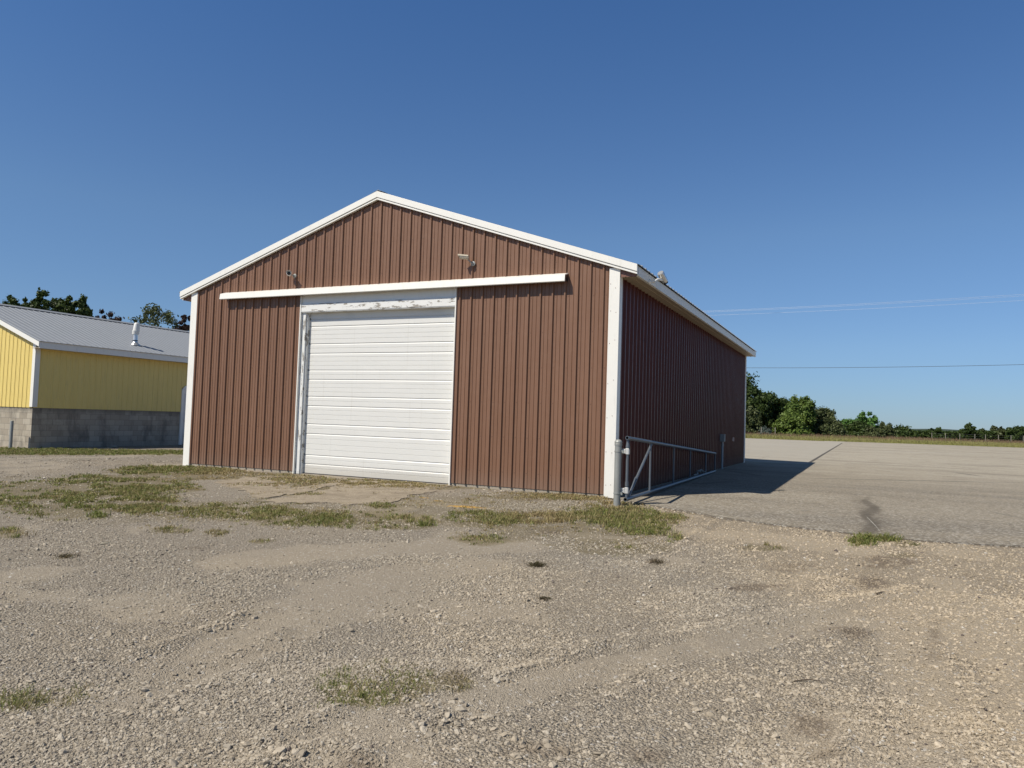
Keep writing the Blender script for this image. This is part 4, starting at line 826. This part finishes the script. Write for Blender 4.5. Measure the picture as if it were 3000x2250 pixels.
# side door with white frame
b = MB(); b.box(XW + .0, XW + .06, 10.62, 10.74, -.28, 2.02); b.box(XW + .0, XW + .06, 11.72, 11.84, -.28, 2.02); b.box(XW + .0, XW + .06, 10.7401, 11.7199, 1.88, 2.02)
b.prism([(XW + .021, 10.6, 2.0205), (XW + .021, 11.86, 2.0205), (XW + .021, 11.7, 2.18), (XW + .021, 11.23, 2.30), (XW + .021, 10.76, 2.18)], (.05, 0, 0)); fr_ = b.obj('door_frame', M['white'], yb)
b = MB(); b.box(XW - .05, XW + .03, 10.7405, 11.7195, -.25, 1.8795); dd = b.obj('door', M['white_door'], yb); b = MB(); b.box(XW + .0305, XW + .034, 11.05, 11.6, .75, 1.7); b.obj('window', M['glass'], dd); b = MB(); b.lathe((XW + .03, 10.83, .75), [(.012, 0), (.012, .04), (.028, .045), (.028, .07)], 12, (1, 0, 0)); b.obj('handle', M['silver'], dd, smooth=True)
# bollard
bq = aty(33, 1270, 4.0); bz = float(gz(bq[0], 4.0)); b = MB(); b.lathe((bq[0], 4.0, bz - .1), [(.055, 0), (.055, 1.0), (.05, 1.03), (.02, 1.05)], 18); o = b.obj('bollard', M['galv'], smooth=True); tag(o, 'grey steel bollard in the grass in front of the yellow gable', 'bollard')
for i, (px, py, s_, lb) in enumerate(((334, 1311, .12, 'larger pale rock at the foot of the grey block wall'), (320, 1313, .07, 'smaller pale rock beside the larger one at the block wall'))):
    q = gp(px, py); b = MB(); b.lathe((0, 0, -.02), [(s_ * .7, 0), (s_, s_ * .3), (s_ * .8, s_ * .7), (s_ * .3, s_ * .85)], 9, (.1, .1, 1)); o = b.obj('rock', M['concrete_foot']); o.location = q; tag(o, lb, 'rock', 'rocks by the block wall')

# ------------------------------------------------------------------ trees
def leaf_material(name, a, b_, trans=.22):
    t = NT(name); r = t.attr('rnd'); c = t.mix(r, a, b_); t.base(c, .55, 0, .3); tr = t.n('ShaderNodeBsdfTranslucent'); t.set(tr.inputs[0], c); mx = t.n('ShaderNodeMixShader'); mx.inputs[0].default_value = trans
    t.t.links.new(t.b.outputs[0], mx.inputs[1]); t.t.links.new(tr.outputs[0], mx.inputs[2]); t.t.links.new(mx.outputs[0], t.out.inputs[0]); return t.m
LM = {'dark': leaf_material('leaf_dark', (.025, .048, .012), (.075, .11, .026)), 'light': leaf_material('leaf_light', (.07, .12, .022), (.17, .23, .05)), 'bright': leaf_material('leaf_bright', (.06, .14, .025), (.13, .25, .06)),
      'red': leaf_material('leaf_red', (.03, .02, .016), (.06, .035, .028)), 'spruce': leaf_material('leaf_spruce', (.05, .075, .06), (.10, .13, .11)), 'olive': leaf_material('leaf_olive', (.05, .07, .025), (.12, .14, .055))}
M['bark'] = paint('bark', (.13, .10, .075), .9, .2)
def crown_mesh(h0, h1, rx, shape, nclump, nleaf, ls, mat, seed, clr=.22):
    r = np.random.default_rng(seed); H = h1 - h0; C = []
    while len(C) < nclump:
        u = r.uniform(-1, 1, 3); t = (u[2] + 1) / 2
        lim = {'round': math.sqrt(max(0, 1 - (2 * t - 1) ** 2)) * 1.0, 'cone': (1 - t) ** .8 * 1.0 + .04, 'egg': math.sqrt(max(0, 1 - (1.5 * t - .55) ** 2)) if t < .97 else .2, 'tall': (1 - t ** 3) * .9 + .05, 'bush': math.sqrt(max(0, 1 - t * t))}[shape]
        d = math.hypot(u[0], u[1])
        if d < lim and d > lim * r.uniform(0, .85): C.append((u[0] * rx, u[1] * rx, h0 + t * H))
    C = np.array(C); cr = rx * clr * r.uniform(.55, 1.25, nclump); ci = r.integers(0, nclump, nleaf)
    d = r.normal(0, 1, (nleaf, 3)); d /= np.linalg.norm(d, axis=1)[:, None]; P0 = r.normal(0, rx * .07, (nleaf, 3)); asp = r.uniform(.55, 1.45, (nclump, 3)); rad = cr[ci] * np.abs(r.normal(.72, .36, nleaf)); P = C[ci] + d * rad[:, None] * asp[ci] * np.array((1, 1, .85)) + P0
    nrm = d + r.normal(0, .55, (nleaf, 3)) + (0, 0, .35); nrm /= np.linalg.norm(nrm, axis=1)[:, None]
    a = np.cross(nrm, r.normal(0, 1, (nleaf, 3))); a /= np.linalg.norm(a, axis=1)[:, None]; b_ = np.cross(nrm, a); s = ls * r.uniform(.6, 1.4, nleaf)[:, None]
    V = np.stack([P - a * s, P - b_ * s * .55, P + a * s, P + b_ * s * .55], 1).reshape(-1, 3); F_ = np.arange(nleaf * 4).reshape(-1, 4)
    cv = r.uniform(0, 1, nclump)[ci] * .5 + r.random(nleaf) * .5
    return fastmesh('crown', V, F_, mat, {'rnd': np.repeat(cv, 4)})
def trunk_mesh(h, r, top, spread, seed):
    R = random.Random(seed); b = MB(); b.tube([(0, 0, -.3), (0.03 * h * .2, 0, h * .4), (0, .03, h)], r, 8, True, r * .35)
    for k in range(7):
        a = R.uniform(0, 6.28); z0 = h * R.uniform(.35, .85); e = (math.cos(a) * spread * R.uniform(.4, .8), math.sin(a) * spread * R.uniform(.4, .8), z0 + (top - z0) * R.uniform(.3, .8))
        b.tube([(0, 0, z0), (e[0] * .5, e[1] * .5, z0 + (e[2] - z0) * .6), e], r * .4, 6, True, r * .1)
    me = bpy.data.meshes.new('trunk'); me.from_pydata(b.v, [], b.f); me.materials.append(M['bark']); return me
def tree(name, label, cat, loc, top, rx, shape, mat, nleaf, ls, nclump=60, h0f=.18, group=None, seed=1, clr=.22):
    o = thing(name, label, cat, loc, group); H = top
    c = bpy.data.objects.new('crown', crown_mesh(H * h0f, H * .99, rx, shape, nclump, nleaf, ls, LM[mat], seed, clr)); col.objects.link(c); c.parent = o
    t = bpy.data.objects.new('trunk', trunk_mesh(H * .75, max(.05, H * .018), H * .9, rx * .8, seed)); col.objects.link(t); t.parent = o; return o
def tree_at(px, ytop, depth, wpx, *a, base=None, **k):
    p = atd(px, ytop, depth); g = -0.0 if base is None else base; return (p[0], p[1], g), p[2] - g, wpx / 2 / FPX * depth
G1 = 'trees beyond the paved lot'
RT = [ # px, ytop, depth, width px, name, label, cat, shape, mat, nleaf, leaf size
    (2150, 1090, 128, 130, 'broadleaf_tree', 'tallest dark tree of the far wood, close against the barn edge', 'round', 'dark', 9000, .32),
    (2205, 1140, 122, 95, 'broadleaf_tree', 'dark dense tree of the wood just right of the barn edge', 'egg', 'dark', 9000, .30),
    (2255, 1155, 124, 90, 'broadleaf_tree', 'second dark tree of the wood from the barn, lower than the first', 'round', 'dark', 8000, .30),
    (2300, 1172, 126, 90, 'broadleaf_tree', 'dark tree of the wood behind the light green tree', 'round', 'dark', 8000, .28),
    (2345, 1166, 112, 78, 'maple_tree', 'light green tall tree standing in front of the dark wood', 'egg', 'light', 9000, .26),
    (2322, 1215, 110, 90, 'broadleaf_tree', 'low light green tree at the foot of the light green tall one', 'bush', 'light', 7000, .24),
    (2395, 1200, 116, 90, 'broadleaf_tree', 'rounded dark green tree right of the light green tall one', 'round', 'olive', 8000, .26),
    (2428, 1233, 112, 80, 'bush', 'pale leafy bush at the right foot of the wood', 'bush', 'olive', 6000, .24),
    (2195, 1195, 108, 60, 'broadleaf_tree', 'sunlit small-leaved tree at the very edge of the barn', 'egg', 'olive', 5000, .22),
    (2242, 1248, 106, 36, 'spruce_tree', 'small blue-grey spruce in front of the dark wood', 'cone', 'spruce', 4000, .16),
    (2485, 1232, 118, 60, 'bush', 'bright green bush left of the pointed bright tree', 'bush', 'bright', 5000, .24),
    (2538, 1213, 116, 56, 'broadleaf_tree', 'pointed bright green tree standing alone right of the wood', 'egg', 'bright', 6000, .24),
    (2516, 1240, 114, 70, 'bush', 'dark green bush under the pointed bright tree', 'bush', 'dark', 5000, .24),
    (2590, 1241, 122, 50, 'bush', 'olive rounded bush right of the pointed bright tree', 'bush', 'olive', 5000, .24),
    (2560, 1255, 112, 60, 'bush', 'low olive bush beside the tall grass in front of the bright tree', 'bush', 'olive', 4000, .2),
    (2640, 1256, 135, 70, 'bush', 'flat dark bush at the left end of the far hedge', 'bush', 'dark', 4000, .28),
    (2739, 1257, 150, 34, 'broadleaf_tree', 'small dark tree in the far hedge left of the tallest hedge tree', 'egg', 'dark', 3500, .3),
    (2836, 1248, 150, 36, 'broadleaf_tree', 'tallest tree of the far hedge, dark and upright', 'egg', 'dark', 4500, .3),
    (2876, 1256, 152, 24, 'broadleaf_tree', 'thin pale-stemmed tree right of the tallest hedge tree', 'tall', 'olive', 2500, .28),
    (2911, 1251, 152, 28, 'broadleaf_tree', 'thin forked tree in the middle of the far right hedge', 'tall', 'olive', 3000, .28),
    (2935, 1256, 150, 24, 'broadleaf_tree', 'narrow olive tree right of the forked hedge tree', 'egg', 'olive', 2500, .28),
    (2972, 1254, 146, 40, 'broadleaf_tree', 'rounded tree near the right end of the far hedge', 'egg', 'dark', 4000, .28),
    (3000, 1257, 146, 40, 'broadleaf_tree', 'last dark tree at the right end of the far hedge', 'egg', 'dark', 4000, .28),
]
for i, (px, yt, dp, wpx, nm, lb, shp, mt, nl, ls) in enumerate(RT):
    loc, top, rx = tree_at(px, yt - 4, dp, wpx * 1.12); nl = int(nl * 1.9); ls *= .72
    tree(nm, lb, 'bush' if nm == 'bush' else 'tree', loc, top, rx, shp, mt, nl, ls, nclump=90 if wpx > 40 else 40, h0f=.04 if px < 2700 else .12, group=G1, seed=i + 3, clr=.17)
# trees behind the yellow building: lower parts hidden by its roof
LT = [(48, 873, 46, 62, 'broadleaf_tree', 'low dark green treetop at the far left above the ridge', 'round', 'dark', 3500, .20), (84, 872, 48, 40, 'broadleaf_tree', 'small treetop between the low and the tallest one over the ridge', 'egg', 'dark', 2500, .18),
      (143, 857, 46, 62, 'broadleaf_tree', 'tallest dark treetop above the yellow building ridge', 'egg', 'dark', 4200, .20), (185, 895, 50, 60, 'broadleaf_tree', 'low treetop joining the two tall ones over the ridge', 'round', 'dark', 3500, .2),
      (224, 872, 46, 62, 'broadleaf_tree', 'rounded treetop right of the tallest one over the ridge', 'egg', 'dark', 4200, .20), (297, 921, 60, 34, 'maple_tree', 'reddish treetop just peeping over the middle of the ridge', 'round', 'red', 2200, .2),
      (335, 924, 60, 62, 'maple_tree', 'spread reddish treetop right of the first reddish one', 'round', 'red', 2600, .2), (462, 903, 52, 96, 'broadleaf_tree', 'open green treetop above the roof right of the vent', 'tall', 'olive', 1300, .17), (548, 928, 50, 44, 'maple_tree', 'dark reddish treetop close to the left corner of the barn', 'egg', 'red', 3200, .18)]
for i, (px, yt, dp, wpx, nm, lb, shp, mt, nl, ls) in enumerate(LT):
    loc, top, rx = tree_at(px, yt - 12, dp, wpx, base=-.3)
    tree(nm, lb, 'tree', loc, top, rx * 1.35, 'bush' if shp == 'round' else 'egg', mt, int(nl * 3.0), ls * .52, nclump=95, h0f=.6, group='treetops behind the yellow building', seed=i + 60, clr=.14)

# hedge, tall grass, distant hill
def hedge():
    V = []; n = 60000; px = rng.uniform(2560, 3060, n); dp = rng.uniform(150, 190, n); top = 1257 + 8 * fbm(px, px * 0, .03, 2) + (px - 2600) * .012
    P = np.stack([atd(a, 1265, d) for a, d in zip(px[:n], dp[:n])]); tz = np.array([max(.9, (CAM[2] + d * ray(a, t)[2])) for a, t, d in zip(px, top, dp)])
    P[:, 2] = rng.random(n) ** .7 * tz; s = rng.uniform(.15, .4, n)[:, None]; nr = rng.normal(0, 1, (n, 3)) + (0, 0, .5); nr /= np.linalg.norm(nr, axis=1)[:, None]; a = np.cross(nr, rng.normal(0, 1, (n, 3))); a /= np.linalg.norm(a, axis=1)[:, None]; b_ = np.cross(nr, a)
    V = np.stack([P - a * s, P - b_ * s * .6, P + a * s, P + b_ * s * .6], 1).reshape(-1, 3); me = fastmesh('hedgerow', V, np.arange(4 * n).reshape(-1, 4), LM['dark'], {'rnd': np.repeat(rng.random(n), 4)})
    o = bpy.data.objects.new('hedgerow', me); col.objects.link(o); tag(o, 'low dark green thicket along the far edge of the field', 'thicket', kind='stuff')
hedge()
M['tall'] = grass_material('field_grass', (.17, .19, .045), (.32, .32, .09), (.27, .23, .09), (.42, .36, .17))
def field():
    n = 110000; px = rng.uniform(2120, 3060, n); a = np.array([ray(p, 1270) for p in px]); t = rng.random(n); dist = 72 + 48 * t ** 1.3
    x = CAM[0] + a[:, 0] * dist; y = CAM[1] + a[:, 1] * dist; k = y > LOTY(x) + .5 * fbm(x, y, .5, 2); x, y = x[k], y[k]; n = len(x); z = gz(x, y); h = rng.uniform(.15, .45, n) * (.6 + .7 * fbm(x, y, .12, 6)); front = sst(0, 6, y - LOTY(x)); h *= .25 + .75 * front
    dry = np.clip(.25 + .6 * (fbm(x, y, .15, 9) - .4) * 2 * sst(0, 10, y - LOTY(x)) + rng.normal(0, .2, n) + .25 * front, 0, 1)
    me = blades(x, y, z, h, np.full(n, .045), rng.uniform(0, .5, n), rng.random(n), dry, M['tall'], 'tall_grass'); o = bpy.data.objects.new('tall_grass', me); col.objects.link(o); tag(o, 'tall yellow-green grass along the far edge of the lot', 'grass', kind='stuff')
    # reddish seed heads at the back
    n = 4500; px = rng.uniform(2150, 3040, n); a = np.array([ray(p, 1270) for p in px]); dist = rng.uniform(92, 118, n); x = CAM[0] + a[:, 0] * dist; y = CAM[1] + a[:, 1] * dist; h = rng.uniform(.35, .75, n)
    M['seed'] = grass_material('seed_heads', (.17, .11, .07), (.24, .16, .10), (.17, .11, .07), (.3, .2, .13)); me = blades(x, y, gz(x, y), h, np.full(n, .05), rng.uniform(0, .3, n), rng.random(n), rng.random(n), M['seed'], 'dry_weeds'); o = bpy.data.objects.new('dry_weeds', me); col.objects.link(o); tag(o, 'reddish brown seed heads rising above the far tall grass', 'weeds', kind='stuff')
field()
# fence beyond the tall grass
fp = []
M['post'] = paint('fence_post', (.26, .245, .21), .8, .15)
PXF = [2230, 2271] + [2730, 2770, 2812, 2856, 2887, 2925, 2962, 2998]
for s_, (lst, dp, lab) in enumerate(((PXF[:2], 104, 'short two-post wire fence before the dark wood'), (PXF[2:], 132, 'wire fence with thin pale posts before the far right hedge'))):
    c = atd(lst[0], 1270, dp); o = thing('wire_fence', lab, 'fence', (c[0], c[1], 0)); pts = []
    for p_ in lst:
        q = atd(p_, 1270, dp); pts.append(q); b = MB(); b.box(q[0] - .04, q[0] + .04, q[1] - .04, q[1] + .04, -.2, 1.3); b.obj('post', M['post'], o)
    b = MB()
    for z in (.5, .85, 1.2): b.tube([(q[0], q[1] - .045, z) for q in pts], .006, 5)
    b.obj('wire', M['galv'], o)
def hill():
    b = MB(); n = 60; a0 = atd(2500, 1262, 2600); a1 = atd(3300, 1270, 2600); st = []
    prof = lambda t: 6 + 9.5 * math.sin(math.pi * min(1, max(0, t * 1.25 - .1))) ** .8 + 1.5 * math.sin(t * 21) * .6 + .8 * math.sin(t * 53)
    d = (a1 - a0); d[2] = 0; nrm = np.array((-d[1], d[0], 0)) / np.linalg.norm(d)
    X_ = []; 
    for i in range(n + 1):
        t = i / n; q = a0 + d * (t * 1.6 - .3)
        for k, (off, hf) in enumerate(((-500, -.2), (-250, .45), (0, 1.0), (300, .5), (600, -.2))): X_.append((q[0] + nrm[0] * off, q[1] + nrm[1] * off, prof(t) * hf + (0 if hf > 0 else -1)))
    F_ = [(i * 5 + k, i * 5 + 5 + k, i * 5 + 6 + k, i * 5 + 1 + k) for i in range(n) for k in range(4)]
    b.v = X_; b.f = F_; t = NT('wooded_hill'); t.base(t.mix(t.noise(t.geo(), .02, 5, .6), (.025, .04, .025), (.05, .07, .035)), .9); o = b.obj('hill', t.m); tag(o, 'long low wooded hill on the horizon', 'hill', kind='structure')
hill()

# ------------------------------------------------------------------ power lines
M['wire'] = paint('bright_wire', (.50, .52, .56), .4, .02, metal=.2); M['cable'] = paint('dark_cable', (.05, .055, .06), .6)
def line(p0, p1, d0, d1, r, mat, label):
    a, b_ = atd(*p0, d0), atd(*p1, d1); d = b_ - a; pts = []
    for k in range(-6, 25):
        t = k / 18; q = a + d * t; q = q + np.array((0, 0, .35 * ((t - .5) ** 2 - .25))); pts.append(q)
    c = pts[0].copy(); o = MB().tube([q - c for q in pts], r, 6).obj('power_line', mat); o.location = c; tag(o, label, 'wire', 'overhead wires right of the barn')
line((2053, 912), (3000, 862), 75, 60, .0065, M['wire'], 'highest of the three pale overhead wires right of the barn')
line((2053, 915), (3000, 866.5), 76, 61, .006, M['wire'], 'middle pale overhead wire, just under the highest')
line((2075, 924), (3000, 880), 75, 60, .0065, M['wire'], 'lowest of the three pale overhead wires')
line((2186, 1077.5), (3000, 1068), 70, 62, .018, M['cable'], 'single dark overhead cable, well below the pale wires')
print('objects', len(bpy.data.objects))
